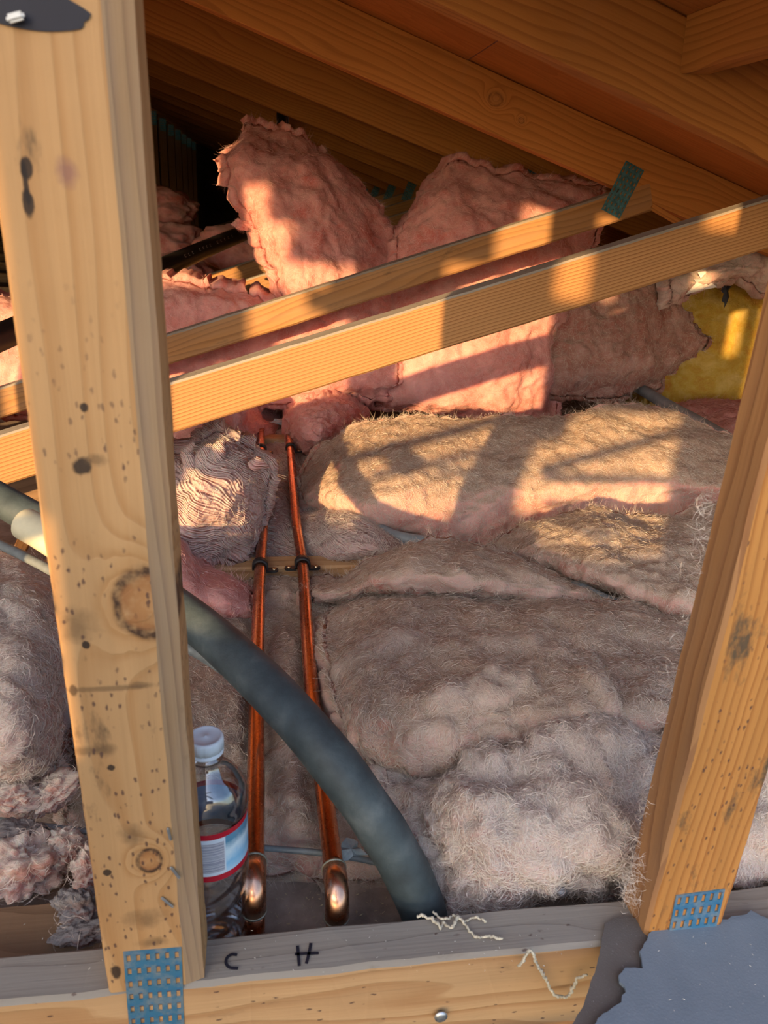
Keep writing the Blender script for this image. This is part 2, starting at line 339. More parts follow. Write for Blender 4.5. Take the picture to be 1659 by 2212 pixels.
# ------------------------------------------------------------------ boards
def board(name, p0, p1, face, w, t, mat, parent=None, cham=.0016, seg=1, jit=0., mats=None, side=None, edge=None):
    """Board from p0 to p1 (centre line of its FRONT face); face = direction the front looks; w across the front, t thickness behind."""
    p0 = Vector(p0); p1 = Vector(p1); X = (p1-p0); L = X.length; X.normalize(); Z = Vector(face); Z = (Z-X*Z.dot(X)).normalized(); Yv = Z.cross(X)
    M = Matrix((X, Yv, Z)).transposed().to_4x4(); M.translation = p0
    c = cham; prof = [(-w/2+c, 0), (w/2-c, 0), (w/2, -c), (w/2, -t+c), (w/2-c, -t), (-w/2+c, -t), (-w/2, -t+c), (-w/2, -c)]
    if edge: prof[0] = (-w/2+edge[0], 0); prof[7] = (-w/2, -edge[1])
    n = 8; rng = np.random.default_rng(abs(hash((round(L, 4), round(w, 4), round(p0.x, 3), round(p0.z, 3)))) % 2**31)
    xs = np.linspace(0, L, seg+1); V = []
    for x in xs:
        for (y, z) in prof: V.append((x, y, z))
    V = np.array(V)
    if jit: V[:, 1:] += jit*np.stack([fbm(V*[25, 40, 40]+p0.x*7, 2), fbm(V*[25, 40, 40]+31, 2)], 1)
    F = [[k*n+j, k*n+(j+1) % n, (k+1)*n+(j+1) % n, (k+1)*n+j] for k in range(seg) for j in range(n)]
    F = [f[::-1] for f in F]
    e = seg*n
    Fq = F+[[7, 0, 1, 2], [7, 2, 3, 6], [6, 3, 4, 5]]; Fq += [[e+2, e+1, e+0, e+7], [e+6, e+3, e+2, e+7], [e+5, e+4, e+3, e+6]]
    me = np_mesh(name, V, Fq, mat)
    if mats:
        for mm in mats.values(): me.materials.append(mm)
        idx = {s: i+1 for i, s in enumerate(mats)}; mi = np.zeros(len(me.polygons), np.int32)
        S = {'front': (0,), 'top': (1, 2, 3), 'bottom': (5, 6, 7), 'edge': (7,), 'back': (4,)}
        for s, i in idx.items():
            for k in range(seg):
                for j in S[s]: mi[k*n+j] = i
        me.polygons.foreach_set('material_index', mi)
    me.update()
    o = link(name, me, parent, M, smooth=False)
    return o
def plate(name, c, u, v, w, h, mat, parent, cols=6, rows=5, th=.001, slot=.42, slotv=.52):
    """Nail plate with punched slots; c centre, u,v unit axes in its plane."""
    u = Vector(u).normalized(); v = Vector(v).normalized(); nrm = u.cross(v)
    xs = [-w/2]; cw = w/cols; ch = h/rows; ys = [-h/2]
    for k in range(cols): a = -w/2+k*cw; xs += [a+cw*(1-slot)/2, a+cw*(1+slot)/2]
    for k in range(rows): a = -h/2+k*ch; ys += [a+ch*(1-slotv)/2, a+ch*(1+slotv)/2]
    xs.append(w/2); ys.append(h/2); V = []; nx = len(xs)
    rr = np.random.default_rng(5)
    for y in ys:
        for x in xs: V.append((x, y, 0))
    V = np.array(V); F = []; nv = len(V)
    V2 = V.copy(); V2[:, 2] = -th
    hole = lambda i, j: i % 2 == 1 and j % 2 == 1
    for j in range(len(ys)-1):
        for i in range(nx-1):
            a = j*nx+i; q = [a, a+1, a+1+nx, a+nx]
            if hole(i, j):
                for s in range(4): F.append([q[s], q[(s+1) % 4], q[(s+1) % 4]+nv, q[s]+nv][::-1])
                # the punched tooth stands up a little at the upper end of its slot
            else: F.append(q); F.append([x+nv for x in q[::-1]])
    for i in range(nx-1):
        F.append([i, i+nv, i+1+nv, i+1]); a = (len(ys)-1)*nx+i; F.append([a+1, a+1+nv, a+nv, a])
    for j in range(len(ys)-1):
        a = j*nx; F.append([a+nx, a+nx+nv, a+nv, a]); a = j*nx+nx-1; F.append([a, a+nv, a+nx+nv, a+nx])
    V = np.concatenate([V, V2])
    # bent lips of the teeth
    T = []; TF = []
    for j in range(rows):
        for i in range(cols):
            x0, x1 = xs[1+2*i], xs[2+2*i]; y1 = ys[2+2*j]; b = len(V)+len(T)
            T += [(x0, y1, .0002), (x1, y1, .0002), (x1, y1+ch*.08, .0013), (x0, y1+ch*.08, .0013)]; TF.append([b, b+1, b+2, b+3])
    V = np.concatenate([V, np.array(T)]); F += TF
    M = Matrix((u, v, nrm)).transposed().to_4x4(); M.translation = Vector(c)
    return link(name, np_mesh(name, V, F, mat), parent, M, smooth=False)

# ------------------------------------------------------------------ glass wool pieces
def fuzz(parent, G, Nn, dens, mat, length=.022, width=.00028, lift=.002, seed=1, swirl=22., M=None):
    """Loose fibres lying over a grid surface G[nu,nv,3]: thin curled ribbons, joined in one mesh."""
    rng = np.random.default_rng(seed); nu, nv = G.shape[:2]
    d1 = np.linalg.norm(np.diff(G, axis=0), axis=2)[:, :-1]; d2 = np.linalg.norm(np.diff(G, axis=1), axis=2)[:-1]
    A = (d1*d2).ravel(); K = int(dens*A.sum()); 
    if K < 4: return None
    idx = rng.choice(len(A), K, p=A/A.sum()); iu, iv = idx//(nv-1), idx % (nv-1)
    fu, fv = rng.random(K)[:, None], rng.random(K)[:, None]
    P = G[iu, iv]*(1-fu)*(1-fv)+G[iu+1, iv]*fu*(1-fv)+G[iu, iv+1]*(1-fu)*fv+G[iu+1, iv+1]*fu*fv
    N = Nn[iu, iv]; r = rng.normal(size=(K, 3)); 
    ang = noise(P*swirl+seed)*5+rng.normal(size=K)*.7
    t1 = np.cross(N, np.array([.3, .2, 1.])); t1 /= np.linalg.norm(t1, axis=1)[:, None]+1e-9; t2 = np.cross(N, t1)
    T = np.cos(ang)[:, None]*t1+np.sin(ang)[:, None]*t2
    B = np.cross(N, T); L = (length*rng.uniform(.4, 1.3, K))[:, None]; cv = rng.normal(size=K)[:, None]*.5; lf = np.abs(rng.normal(size=K))[:, None]*lift
    S = 5; V = []
    for k in range(S):
        s = k/(S-1)-.5
        c = P+T*L*s+B*L*cv*(s*s-.25)*1.4+N*(lf*(1-4*s*s*.9)+.0002)
        wv = (B*.6+N*rng.normal(size=(K, 1))*.5)*width*(1-abs(s)*1.4)
        V.append(c-wv); V.append(c+wv)
    V = np.stack(V, 1).reshape(-1, 3); base = (np.arange(K)*2*S)[:, None, None]
    q = np.array([[2*k, 2*k+1, 2*k+3, 2*k+2] for k in range(S-1)])
    F = (base+q[None]).reshape(-1, 4)
    me = np_mesh('loose_fibers', V, F, mat); o = link('loose_fibers', me, parent, M or Matrix.Identity(4)); o['kind'] = 'stuff'
    return o
def gnormals(G):
    du = np.gradient(G, axis=0); dv = np.gradient(G, axis=1); N = np.cross(dv, du); N /= np.linalg.norm(N, axis=2)[..., None]+1e-12
    return N
def batt(name, label, rows, mat, mode='z', res=.006, amps=(.012, .005, .0022), sc=(14, 45, 150), sk=None, depth=.05, fib=None, dens=9000, ragged=.004,
         folds=0., fdir=(1, 0, 0), fscale=60, seed=0, flen=.022, group=None, layer=0., flift=.002, fw=.00026, bumps=(), wide=0):
    if wide: rows = [r+[(r[-1][0]+wide, r[-1][1]+wide*.06, r[-1][2]-.6)] for r in rows]
    P = np.array([[PZ(x, y, h/100) if mode == 'z' else PY(x, y, h/100) for x, y, h in r] for r in rows])
    lu = np.linalg.norm(np.diff(P, axis=0), axis=2).sum(0).max(); lv = np.linalg.norm(np.diff(P, axis=1), axis=2).sum(1).max()
    nu, nv = int(np.clip(lu/res, 16, 170)), int(np.clip(lv/res, 16, 260))
    G = catmull(P, nu); G = catmull(G.transpose(1, 0, 2), nv).transpose(1, 0, 2)
    N = gnormals(G); ref = np.array([0, 0, 1.]) if mode == 'z' else np.array([0, -1., 0])
    if (N*ref).sum() < 0: N = -N; flip = True
    else: flip = False
    s = seed*11.3; Q = G+s
    warp = np.stack([noise(Q*20), noise(Q*20+50), noise(Q*20+90)], -1)*.02
    D = amps[0]*noise(Q*sc[0])+amps[1]*fbm((Q+warp)*sc[1], 3)+amps[2]*fbm((Q+warp*.6)*sc[2], 3, .6)
    if folds:
        fd = np.array(fdir, float); ph = ((Q+warp*2.2)@fd)*fscale+2.2*noise(Q*16)
        D = D+folds*(1-np.abs(np.sin(ph)))**2*(.6+.8*noise(Q*12+9))
    if layer:
        fd = np.array(fdir, float); ph = ((Q+warp*2.6+.5*np.stack([noise(Q*38), noise(Q*38+5), noise(Q*38+8)], -1)*.02)@fd)*fscale
        D = D+layer*(np.sin(ph)+.5*np.sin(ph*2.3+1)+.35*np.sin(ph*5.1))*(.7+.6*noise(Q*30))
    pale = np.zeros((nu, nv))
    for (bx_, by_, bz_, rx_, ry_, hh, an) in bumps:
        c_ = PZ(bx_, by_, bz_); d_ = G-c_; ca, sa = math.cos(an), math.sin(an); a_ = (d_[..., 0]*ca+d_[..., 1]*sa)/rx_; b_ = (-d_[..., 0]*sa+d_[..., 1]*ca)/ry_
        r2 = a_*a_+b_*b_+.5*noise(Q*26+bx_); k_ = np.clip(1-r2, 0, 1); D = D+hh*k_**.4*(.85+.5*noise(Q*55)); pale = np.maximum(pale, np.clip(k_*3, 0, 1)*(.55+.5*noise(Q*70)))
    G = G+N*D[..., None]
    # ragged outline
    e = np.zeros((nu, nv)); e[0] = e[-1] = 1; e[:, 0] = e[:, -1] = 1
    G0 = G.copy(); J = np.stack([fbm(Q*28+3, 3), fbm(Q*28+33, 3), fbm(Q*28+63, 3)], -1)*ragged
    e2 = np.maximum(np.maximum(e, np.roll(e, 1, 0)*.5), np.maximum(np.roll(e, -1, 0)*.5, np.maximum(np.roll(e, 1, 1)*.5, np.roll(e, -1, 1)*.5)))
    G = G+J*e2[..., None]
    # rolled edge all round
    loop = [(0, j) for j in range(nv)]+[(i, nv-1) for i in range(1, nu)]+[(nu-1, j) for j in range(nv-2, -1, -1)]+[(i, 0) for i in range(nu-2, 0, -1)]
    li = np.array([i*nv+j for i, j in loop]); inner = np.array([min(max(i, 2), nu-3)*nv+min(max(j, 2), nv-3) for i, j in loop])
    V = G.reshape(-1, 3); V0 = G0.reshape(-1, 3); outw = V0[li]-V0[inner]; outw /= np.linalg.norm(outw, axis=1)[:, None]+1e-9
    ker = np.exp(-np.linspace(-2, 2, 13)**2); ker /= ker.sum(); outw = sum(np.roll(outw, k-6, 0)*ker[k] for k in range(13))
    skd = _n(sk) if sk is not None else -ref
    outw = outw-(outw@skd)[:, None]*skd; outw /= np.linalg.norm(outw, axis=1)[:, None]+1e-9
    rad = min(.018, depth*.5); rings = []
    for k in range(1, 5):
        a = k/4*math.pi/2; rings.append(V[li]+outw*rad*math.sin(a)+skd*rad*(1-math.cos(a)))
    rings.append(V[li]+outw*rad*.9+skd*depth)
    for k, rg in enumerate(rings): rings[k] = rg+(fbm(rg*60+s, 3)*.004)[:, None]*outw
    n = len(li); F = []
    ii, jj = np.meshgrid(np.arange(nu-1), np.arange(nv-1), indexing='ij'); a = (ii*nv+jj).ravel()
    F = np.stack([a, a+1, a+1+nv, a+nv], 1)
    prev = li; off = nu*nv; FR = []
    for rg in rings:
        cur = off+np.arange(n); nx = np.roll(np.arange(n), -1); FR.append(np.stack([prev, cur, cur[nx], prev[nx]], 1)); prev = cur; off += n
    FR = np.concatenate(FR)
    F = np.concatenate([F, FR[:, ::-1]]) 
    if flip: F = F[:, ::-1]
    V = np.concatenate([V]+rings); c = V.mean(0); c[2] = V[:, 2].min()
    o = link(name, np_mesh(name, V-c, F, mat), None, Matrix.Translation(c)); tag(o, label, 'insulation', group)
    if bumps:
        at = o.data.attributes.new('fresh', 'FLOAT', 'POINT'); at.data.foreach_set('value', np.concatenate([pale.ravel(), np.zeros(len(V)-nu*nv)]).astype(np.float32))
    if fib and dens:
        edge_fuzz(o, V[li], outw, -skd, int(min(2600, 900*np.linalg.norm(np.diff(V[li], axis=0), axis=1).sum()*dens/40000)), fib, flen*1.1, seed+5)
        N2 = gnormals(G); N2 = -N2 if flip else N2
        fuzz(o, G, N2, dens, fib, flen, seed=seed+1, M=None, lift=flift, width=fw)
    return o
def edge_fuzz(parent, P, out, ref, K, mat, length, seed):
    rng = np.random.default_rng(seed); i = rng.integers(0, len(P), K); p = P[i]; t = out[i]+rng.normal(size=(K, 3))*.45+ref*.3; t /= np.linalg.norm(t, axis=1)[:, None]
    b = np.cross(t, rng.normal(size=(K, 3))); b /= np.linalg.norm(b, axis=1)[:, None]; L = (length*rng.uniform(.25, 1.0, K))[:, None]; S = 5; V = []; cv = rng.normal(size=(K, 3))*.45
    for k in range(S):
        u = k/(S-1); c = p+t*L*(u*.8)+cv*L*u*u*.7+out[i]*.004; w = b*.00026*(1-u*.8); V += [c-w, c+w]
    V = np.stack(V, 1).reshape(-1, 3); q = np.array([[2*k, 2*k+1, 2*k+3, 2*k+2] for k in range(S-1)]); F = ((np.arange(K)*2*S)[:, None, None]+q[None]).reshape(-1, 4)
    o = link('edge_fibers', np_mesh('edge_fibers', V, F, mat), parent, Matrix.Identity(4)); o['kind'] = 'stuff'; return o
def tuft(name, label, p, r, mat, fib=None, rot=(0, 0, 0), seed=0, dens=14000, parent=None, amp=.28, curl=0., sub=5, group=None, flen=.016):
    bm = bmesh.new(); bmesh.ops.create_icosphere(bm, subdivisions=sub, radius=1)
    V = np.array([v.co[:] for v in bm.verts]); Q = V*1.3+seed*7.7
    k = 1+amp*1.5*noise(Q)+amp*.9*fbm(Q*2.6, 3)+amp*.18*fbm(Q*7, 3)
    R = Matrix.Rotation(rot[2], 3, 'Z') @ Matrix.Rotation(rot[1], 3, 'Y') @ Matrix.Rotation(rot[0], 3, 'X')
    W = V*k[:, None]*np.array(r)
    if curl: W[:, 0] += curl*r[0]*(W[:, 2]/r[2])**2
    W = W @ np.array(R).T
    for v, w in zip(bm.verts, W): v.co = w
    me = bm_mesh(name, bm, mat); o = link(name, me, parent, Matrix.Translation(Vector(p)))
    if parent is None: tag(o, label, 'insulation', group)
    elif label: o['label'] = label
    if fib:
        me.calc_loop_triangles()
        nn = np.empty(len(me.vertices)*3, np.float32); me.vertices.foreach_get('normal', nn); nn = nn.reshape(-1, 3)
        sel = RNG.permutation(len(W)); k2 = int(len(sel)**.5)//2*2; g = sel[:k2*k2].reshape(k2, k2)
        rng = np.random.default_rng(seed); K = int(dens*4*math.pi*(np.mean(r)**2)); i = rng.integers(0, len(W), K)
        PP = W[i]; NN = nn[i]; strands(o if parent is None else parent, PP+np.array(p), NN, rng, flen, .00026, .003, fib)
    return o
def strands(parent, P, N, rng, length, width, lift, mat, name='loose_fibers'):
    K = len(P); T = np.cross(N, rng.normal(size=(K, 3))); T /= np.linalg.norm(T, axis=1)[:, None]+1e-9; B = np.cross(N, T)
    L = (length*rng.uniform(.4, 1.3, K))[:, None]; cv = rng.normal(size=(K, 1))*.6; lf = np.abs(rng.normal(size=(K, 1)))*lift; S = 5; V = []
    for k in range(S):
        s = k/(S-1)-.5; c = P+T*L*s+B*L*cv*(s*s-.25)*1.4+N*(lf*(1-4*s*s)+.0003); wv = (B*.6+N*rng.normal(size=(K, 1))*.5)*width*(1-abs(s)*1.4); V += [c-wv, c+wv]
    V = np.stack(V, 1).reshape(-1, 3); q = np.array([[2*k, 2*k+1, 2*k+3, 2*k+2] for k in range(S-1)]); F = ((np.arange(K)*2*S)[:, None, None]+q[None]).reshape(-1, 4)
    o = link(name, np_mesh(name, V, F, mat), parent, Matrix.Identity(4)); o['kind'] = 'stuff'; return o
#@@SCENE
SUN_BLOCKERS = [(-1.5, 0, .02, .296), (0, .6, .02, .284), (-.147, -.03, .442, .72), (-.142, -.074, .20, .445), (-.075, -.03, .41, .445), (-.142, -.074, .70, 1.3), (-.15, .32, .935, 1.35), (.025, .26, .46, .72), (-.03, .16, .69, .82), (-.03, .025, .46, .625), (-.52, -.39, .665, .76), (-.775, -.585, .765, .85), (-.84, -.585, .85, .93), (-1.0, -.585, .93, 1.2), (-.56, -.29, .76, 1.05), (-1.3, -.79, .54, .72), (-.665, -.59, .655, .70), (.20, .37, .25, .60)]  # extents of the unseen boards added to shape the sun patches
# ------------------------------------------------------------------ attic shell
S17 = math.tan(math.radians(17.0)); NT = 17
TY = [.363+.619*k for k in range(NT)]; TT = .036
XR = -.80                                    # ridge
def zr(x): return .844-S17*x if x >= XR else .844-S17*XR-(XR-x)*S17   # underside of the rafters
RD = .101                                    # rafter depth measured plumb
XW = 2.75; XL = -4.4; YF = TY[-1]+.5; YB = .20
def slab(name, pts, mat, th, kind='structure'):
    """Flat panel from 4 points, thickened away along its normal."""
    P = [Vector(p) for p in pts]; n = (P[1]-P[0]).cross(P[3]-P[0]).normalized(); c = sum(P, Vector())/4
    X = (P[1]-P[0]).normalized(); Yv = n.cross(X); M = Matrix((X, Yv, n)).transposed().to_4x4(); M.translation = c; Mi = M.inverted()
    L = [Mi @ p for p in P]; V = [tuple(p) for p in L]+[(p.x, p.y, p.z-th) for p in L]
    F = [[0, 1, 2, 3], [7, 6, 5, 4], [0, 4, 5, 1], [1, 5, 6, 2], [2, 6, 7, 3], [3, 7, 4, 0]]
    o = link(name, np_mesh(name, np.array(V), F, mat), None, M, smooth=False); o['kind'] = kind; return o
floor = slab('floor', [(XL, .385, .04), (XW, .385, .04), (XW, YF, .04), (XL, YF, .04)], M_DRYWALL, .03)
ceil = bpy.data.objects.new('ceiling', None); COL.objects.link(ceil); ceil['kind'] = 'structure'
# roof sheathing: plywood panels with open joints
jr = np.random.default_rng(2)
for side in (1, -1):
    x0, x1 = (XR, XW) if side == 1 else (XR, XL)
    xs = np.linspace(x0, x1, 4); ys = [YB]+[TY[k]+.018 for k in range(1, NT, 2)]+[YF]
    for i in range(3):
        for j in range(len(ys)-1):
            a, b2 = xs[i], xs[i+1]; g = .0015; q = [(a, ys[j]+g), (b2, ys[j]+g), (b2, ys[j+1]-g), (a, ys[j+1]-g)]
            P = [Vector((x+(g if k in (0, 3) else -g)*side, y, zr(x)+RD+.001)) for k, (x, y) in enumerate(q)]
            n = (P[1]-P[0]).cross(P[3]-P[0]).normalized()
            if n.z > 0: P = [P[1], P[0], P[3], P[2]]
            s = slab('plywood_panel', P, W_PLY, .014); del s['kind']; s.parent = ceil
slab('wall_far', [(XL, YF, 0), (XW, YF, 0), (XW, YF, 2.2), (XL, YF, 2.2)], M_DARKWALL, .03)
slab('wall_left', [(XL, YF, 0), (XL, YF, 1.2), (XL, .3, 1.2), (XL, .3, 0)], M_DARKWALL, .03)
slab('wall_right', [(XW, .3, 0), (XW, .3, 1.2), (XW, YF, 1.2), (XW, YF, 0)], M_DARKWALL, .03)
# lower roof outside, under the camera
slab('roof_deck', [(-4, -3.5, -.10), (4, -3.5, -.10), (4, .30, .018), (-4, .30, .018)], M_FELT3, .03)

# ------------------------------------------------------------------ trusses
fr = (0, -1, 0)
def px_line(a, b, Y): return PY(*a, Y), PY(*b, Y)
def mid_line(top, bot, Y, x0, x1):
    """Centre line and width of a web from its top and bottom edge pixels on plane Y."""
    A, B = px_line(*top, Y); C, D = px_line(*bot, Y); u = (B-A)/np.linalg.norm(B-A); w = np.cross(u, C-A); w = abs(w[1])
    nrm = np.array([u[2], 0, -u[0]]); c = A+nrm*w/2
    return c+u*((x0-c[0])/u[0]), c+u*((x1-c[0])/u[0]), w
def rafter(k, parent, mat, grey=None):
    Y = TY[k]; h = RD*math.cos(math.radians(17)); off = RD/2
    board('top_chord', (XR, Y, zr(XR)+off), (XW-.1, Y, zr(XW-.1)+off), fr, h, TT, mat, parent)
    board('top_chord', (XL+.1, Y, zr(XL+.1)+off), (XR, Y, zr(XR)+off), fr, h, TT, mat, parent)
def bottom(k, parent, mat, mats=None, seg=1, jit=0, h=.089):
    return board('bottom_chord', (XL+.05, TY[k], h/2), (XW-.05, TY[k], h/2), fr, h, TT, mat, parent, mats=mats, seg=seg, jit=jit, cham=.003)
# gable truss in front
g = empty('gable_truss', (0, TY[0], 0), 'open gable truss in front with speckled studs, marked bottom chord and nail plates tinted sky blue', 'truss')
ch = bottom(0, g, W_CHORD, {'top': W_GREY}, seg=260, jit=.0012)
rafter(0, g, W_RAFT)
board('stud', (-.0725-.0, TY[0], .089), (-.0725-.0105, TY[0], zr(-.08)), fr, .061, TT, W_POST, g, seg=60, jit=.0006, mats={'edge': W_POST_EDGE}, edge=(.012, .004))
board('stud', (.303, TY[0], .089), (.303, TY[0], zr(.303)), fr, .062, TT, W_POST2, g, seg=60, jit=.0007, cham=.0025, mats={'top': W_POST2_SIDE, 'bottom': W_POST2_SIDE})
for x in (-.502, -.90, -1.26, -1.66, .70, 1.1, 1.5): board('stud', (x, TY[0], .089), (x, TY[0], zr(x)), fr, .061, TT, W_POST2, g)
A_, B_ = PY(265.5, 2058, TY[0]-.001), PY(391, 2048, TY[0]-.001); C_ = PY(279, 2212, TY[0]-.001)
u_ = Vector(B_-A_); v_ = Vector((0, 0, 1)); w_ = u_.length; u_.normalize(); v_ = Vector((-u_.z, 0, u_.x))
plate('nail_plate', Vector(A_)+u_*w_/2-v_*.042, u_, v_, w_, .084, M_PLATE, g, 6, 7)
A_, B_ = PY(1457, 1953, TY[0]-.001), PY(1562, 1939, TY[0]-.001); u_ = Vector(B_-A_); w_ = u_.length; u_.normalize(); v_ = Vector((-u_.z, 0, u_.x))
plate('nail_plate', Vector(A_)+u_*w_/2-v_*.032+v_*.004, u_, v_, w_, .072, M_PLATE, g, 6, 6, slotv=.62)
# letters in marker on the chord
def stroke(name, pts, parent, r=.0011):
    P = catmull([PZ(x, y, .0893) for x, y in pts], 10*len(pts)); P[:, 2] += 0
    n = len(P); T = np.gradient(P, axis=0); B = np.cross(T, [0, 0, 1.]); B /= np.linalg.norm(B, axis=1)[:, None]; V = np.concatenate([P-B*r, P+B*r]); V[:, 2] += .0006
    F = [[k, k+1, n+k+1, n+k] for k in range(n-1)]; c = V.mean(0); return V, F
def letter(name, strokes, label, parent):
    V = []; F = []; o = 0
    for s in strokes:
        v, f = stroke('', s, None); V.append(v); F += [[a+o for a in q] for q in f]; o += len(v)
    V = np.concatenate(V); c = V.mean(0); ob = link(name, np_mesh(name, V-c, F, M_INK_HOLE), parent, Matrix.Translation(c)); ob['label'] = label
letter('handwritten_letter', [[(512, 2064), (500, 2063), (490, 2070), (488, 2082), (496, 2091), (514, 2093)]], 'black marker letter C', ch)
letter('handwritten_letter', [[(642, 2044), (644, 2065), (646, 2088)], [(671, 2038), (667, 2060), (661, 2083)], [(636, 2062), (660, 2061), (688, 2060)]], 'black marker letter H', ch)
# staples, nail heads and a bolt hole on the gable truss
def box_part(name, c, X, size, mat, parent):
    X = Vector(X).normalized(); Z = Vector((0, -1, 0)); Yv = Z.cross(X); M = Matrix((X, Yv, Z)).transposed().to_4x4(); M.translation = Vector(c)
    bm = bmesh.new(); bmesh.ops.create_cube(bm, size=1); bmesh.ops.scale(bm, vec=size, verts=bm.verts); bmesh.ops.bevel(bm, geom=bm.edges[:], offset=min(size)*.3, segments=2, affect='EDGES')
    return link(name, bm_mesh(name, bm, mat), parent, M, smooth=False)
for (a, b_) in (((362, 1785), (369, 1812)), ((368, 1869), (388, 1894)), ((348, 1935), (374, 1956))):
    p, q = PY(*a, TY[0]), PY(*b_, TY[0]); box_part('staple', (p+q)/2+[0, -.0012, 0], q-p, (float(np.linalg.norm(q-p)), .0016, .0016), M_ZINC, g)
p = PY(78, 32, TY[0]); r = .0115
bm = bmesh.new(); bmesh.ops.create_circle(bm, cap_ends=True, segments=28, radius=1)
for v in bm.verts: v.co = (v.co.x*.0195*(1+.08*math.sin(v.co.y*7)), v.co.y*(.0055 if v.co.y < 0 else .0085), 0)
Mh = Matrix.Rotation(math.pi/2, 4, 'X'); Mh.translation = Vector(p+[0, -.0006, 0])
h_ = link('bolt_hole', bm_mesh('bolt_hole', bm, M_INK_HOLE), g, Mh)
p, q = PY(20, 46, TY[0]), PY(58, 36, TY[0]); box_part('bolt_end', (p+q)/2+[0, -.003, 0], q-p, (float(np.linalg.norm(q-p)), .003, .004), M_ZINC, g)
def nail_head(c, axis, parent, r=.0048, name='nail'):
    return lathe(name, [(0, .0016), (r*.6, .0015), (r, .0006), (r, -.0002), (.0014, -.0006), (.0014, -.012), (0, -.012)], M_ZINC, parent, c, 20, axis)
nail_head(PY(952, 2196, TY[0]-.004), (0, -1, .1), g)
# second truss
def truss(k, label, mat_web, group=None):
    t = empty('roof_truss', (0, TY[k], 0), label, 'truss', group); return t
t2 = truss(1, 'roof truss just behind the copper pipe clamps, its striped fir web crossing nearest', None)
bottom(1, t2, W_CHORD, seg=40, jit=.001); rafter(1, t2, W_RAFT)
a, b_, w2 = mid_line(((350, 833), (1659, 430)), ((350, 943), (1400, 610)), TY[1], -.72, .93)
board('web', a, b_, fr, w2, TT, W_FIR, t2, seg=80, jit=.0008, mats={'top': W_GREY}, cham=.0025)
board('king_post', (XR, TY[1], .089), (XR, TY[1], zr(XR)), fr, .06, TT, W_FIR2, t2)
print('webA', a, b_, w2)
t3 = truss(2, 'roof truss behind the striped web, with a teal nail plate where web meets rafter', None)
bottom(2, t3, W_CHORD, seg=20, jit=.001); rafter(2, t3, W_RAFT3)
a, b_, w3 = mid_line(((340, 730), (1300, 425)), ((340, 796), (1290, 513)), TY[2], -.72, .93)
u = (b_-a)/np.linalg.norm(b_-a)
# stop the web where it meets the rafter
xe = (zr(0)-(a[2]-u[2]/u[0]*a[0]))/(u[2]/u[0]+S17); b3 = a+u*((xe-a[0])/u[0])
board('web', a, b3+u*.02, fr, w3, TT-.0, W_FIR2, t3, seg=60, jit=.0012, mats={'top': W_GREY}, cham=.0035)
board('king_post', (XR, TY[2], .089), (XR, TY[2], zr(XR)), fr, .06, TT, W_FIR2, t3)
q4 = [PY(*p, TY[2]-.0015) for p in ((1353, 347), (1392, 369), (1297, 451), (1338, 473))]; pc = sum(q4)/4
uu = q4[1]-q4[0]; vv = q4[0]-q4[2]; uu = uu/np.linalg.norm(uu); vv = vv-uu*(vv@uu); 
plate('nail_plate', pc, uu, vv, float(np.linalg.norm(q4[1]-q4[0])), float(np.linalg.norm(q4[0]-q4[2])), M_PLATE2, t3, 5, 8, slot=.3, slotv=.5)
KP = PY(328, 250, 6.55)
plate('nail_plate', (XR+.005, TY[2]-.0015, 1.05), (1, 0, 0), (0, 0, 1), .05, .09, M_PLATE2, t3, 4, 5)
box_part('splinter', PY(1440, 466, TY[2]+.002), (1, 0, -.42), (.09, .012, .01), W_RAFT, t3)
# the rest, copied
PLAIN = {}
for o in t2.children:
    if o.name.startswith('top_chord'): PLAIN[o.matrix_basis[2][0] < 0] = o.data
tr = 'bare roof truss in the dark far bays, behind the batts'
for k in range(3, NT):
    t = t3.copy(); COL.objects.link(t); t.location = (0, TY[k], 0); tag(t, tr, 'truss', 'far roof trusses')
    for chd in list(t3.children):
        if chd.name.startswith('splinter'): continue
        c = chd.copy(); COL.objects.link(c); c.parent = t
        if chd.name.startswith('top_chord') and chd.data.materials[0] == W_RAFT3: c.data = PLAIN[chd.matrix_basis[2][0] < 0]
# blocking at upper right, between first and second rafter
bp = PY(1482, 56, TY[1]); bq = PY(1462, 134, TY[1])
bx = bp[0]+.019; zt = zr(bx)+RD
blk = board('blocking', (bp[0], TY[1]-.001, (bp[2]+bq[2])/2), (bp[0], TY[0]+TT+.001, (bp[2]+bq[2])/2), (-1, 0, -.06), .062, .038, W_RAFT, None, seg=20, jit=.0012, cham=.003)
tag(blk, 'short orange wood block nailed between rafters at the upper right', 'block')

# ------------------------------------------------------------------ boards added outside, out of view, to cut the sun into patches
SKX, SKZ = SUN_DIR[0]/SUN_DIR[1], SUN_DIR[2]/SUN_DIR[1]; YS = -.45
def back(X, z): d = .3-YS; return X-SKX*d, z-SKZ*d
blockers = empty('sun_blocker', (-.5, YS, 0), 'unseen boards added outside the gable to cut the sun into patches', 'light_blocker')
for (xa, xb, za, zb) in SUN_BLOCKERS:
    a = back(xa, za); b_ = back(xb, zb); w = b_[1]-a[1]
    board('blocker_panel', (a[0], YS, (a[1]+b_[1])/2), (b_[0], YS, (a[1]+b_[1])/2), (0, 1, 0), w, .02, W_FIR2, blockers)
for (xa, za, xb, zb, w) in ((-.425, .368, -.16, .446, .022), (-.325, .356, -.148, .396, .014), (-.215, .366, -.148, .358, .012), (-.04, .366, .27, .446, .017), (-.03, .356, .28, .346, .015), (-.02, .314, .12, .299, .011)):
    d = .3; board('blocker_strip', (xa-SKX*d, 0, za-SKZ*d), (xb-SKX*d, 0, zb-SKZ*d), (0, 1, 0), w, .008, W_FIR2, blockers)  # thin strips added out of view for the striped shadows on the batt
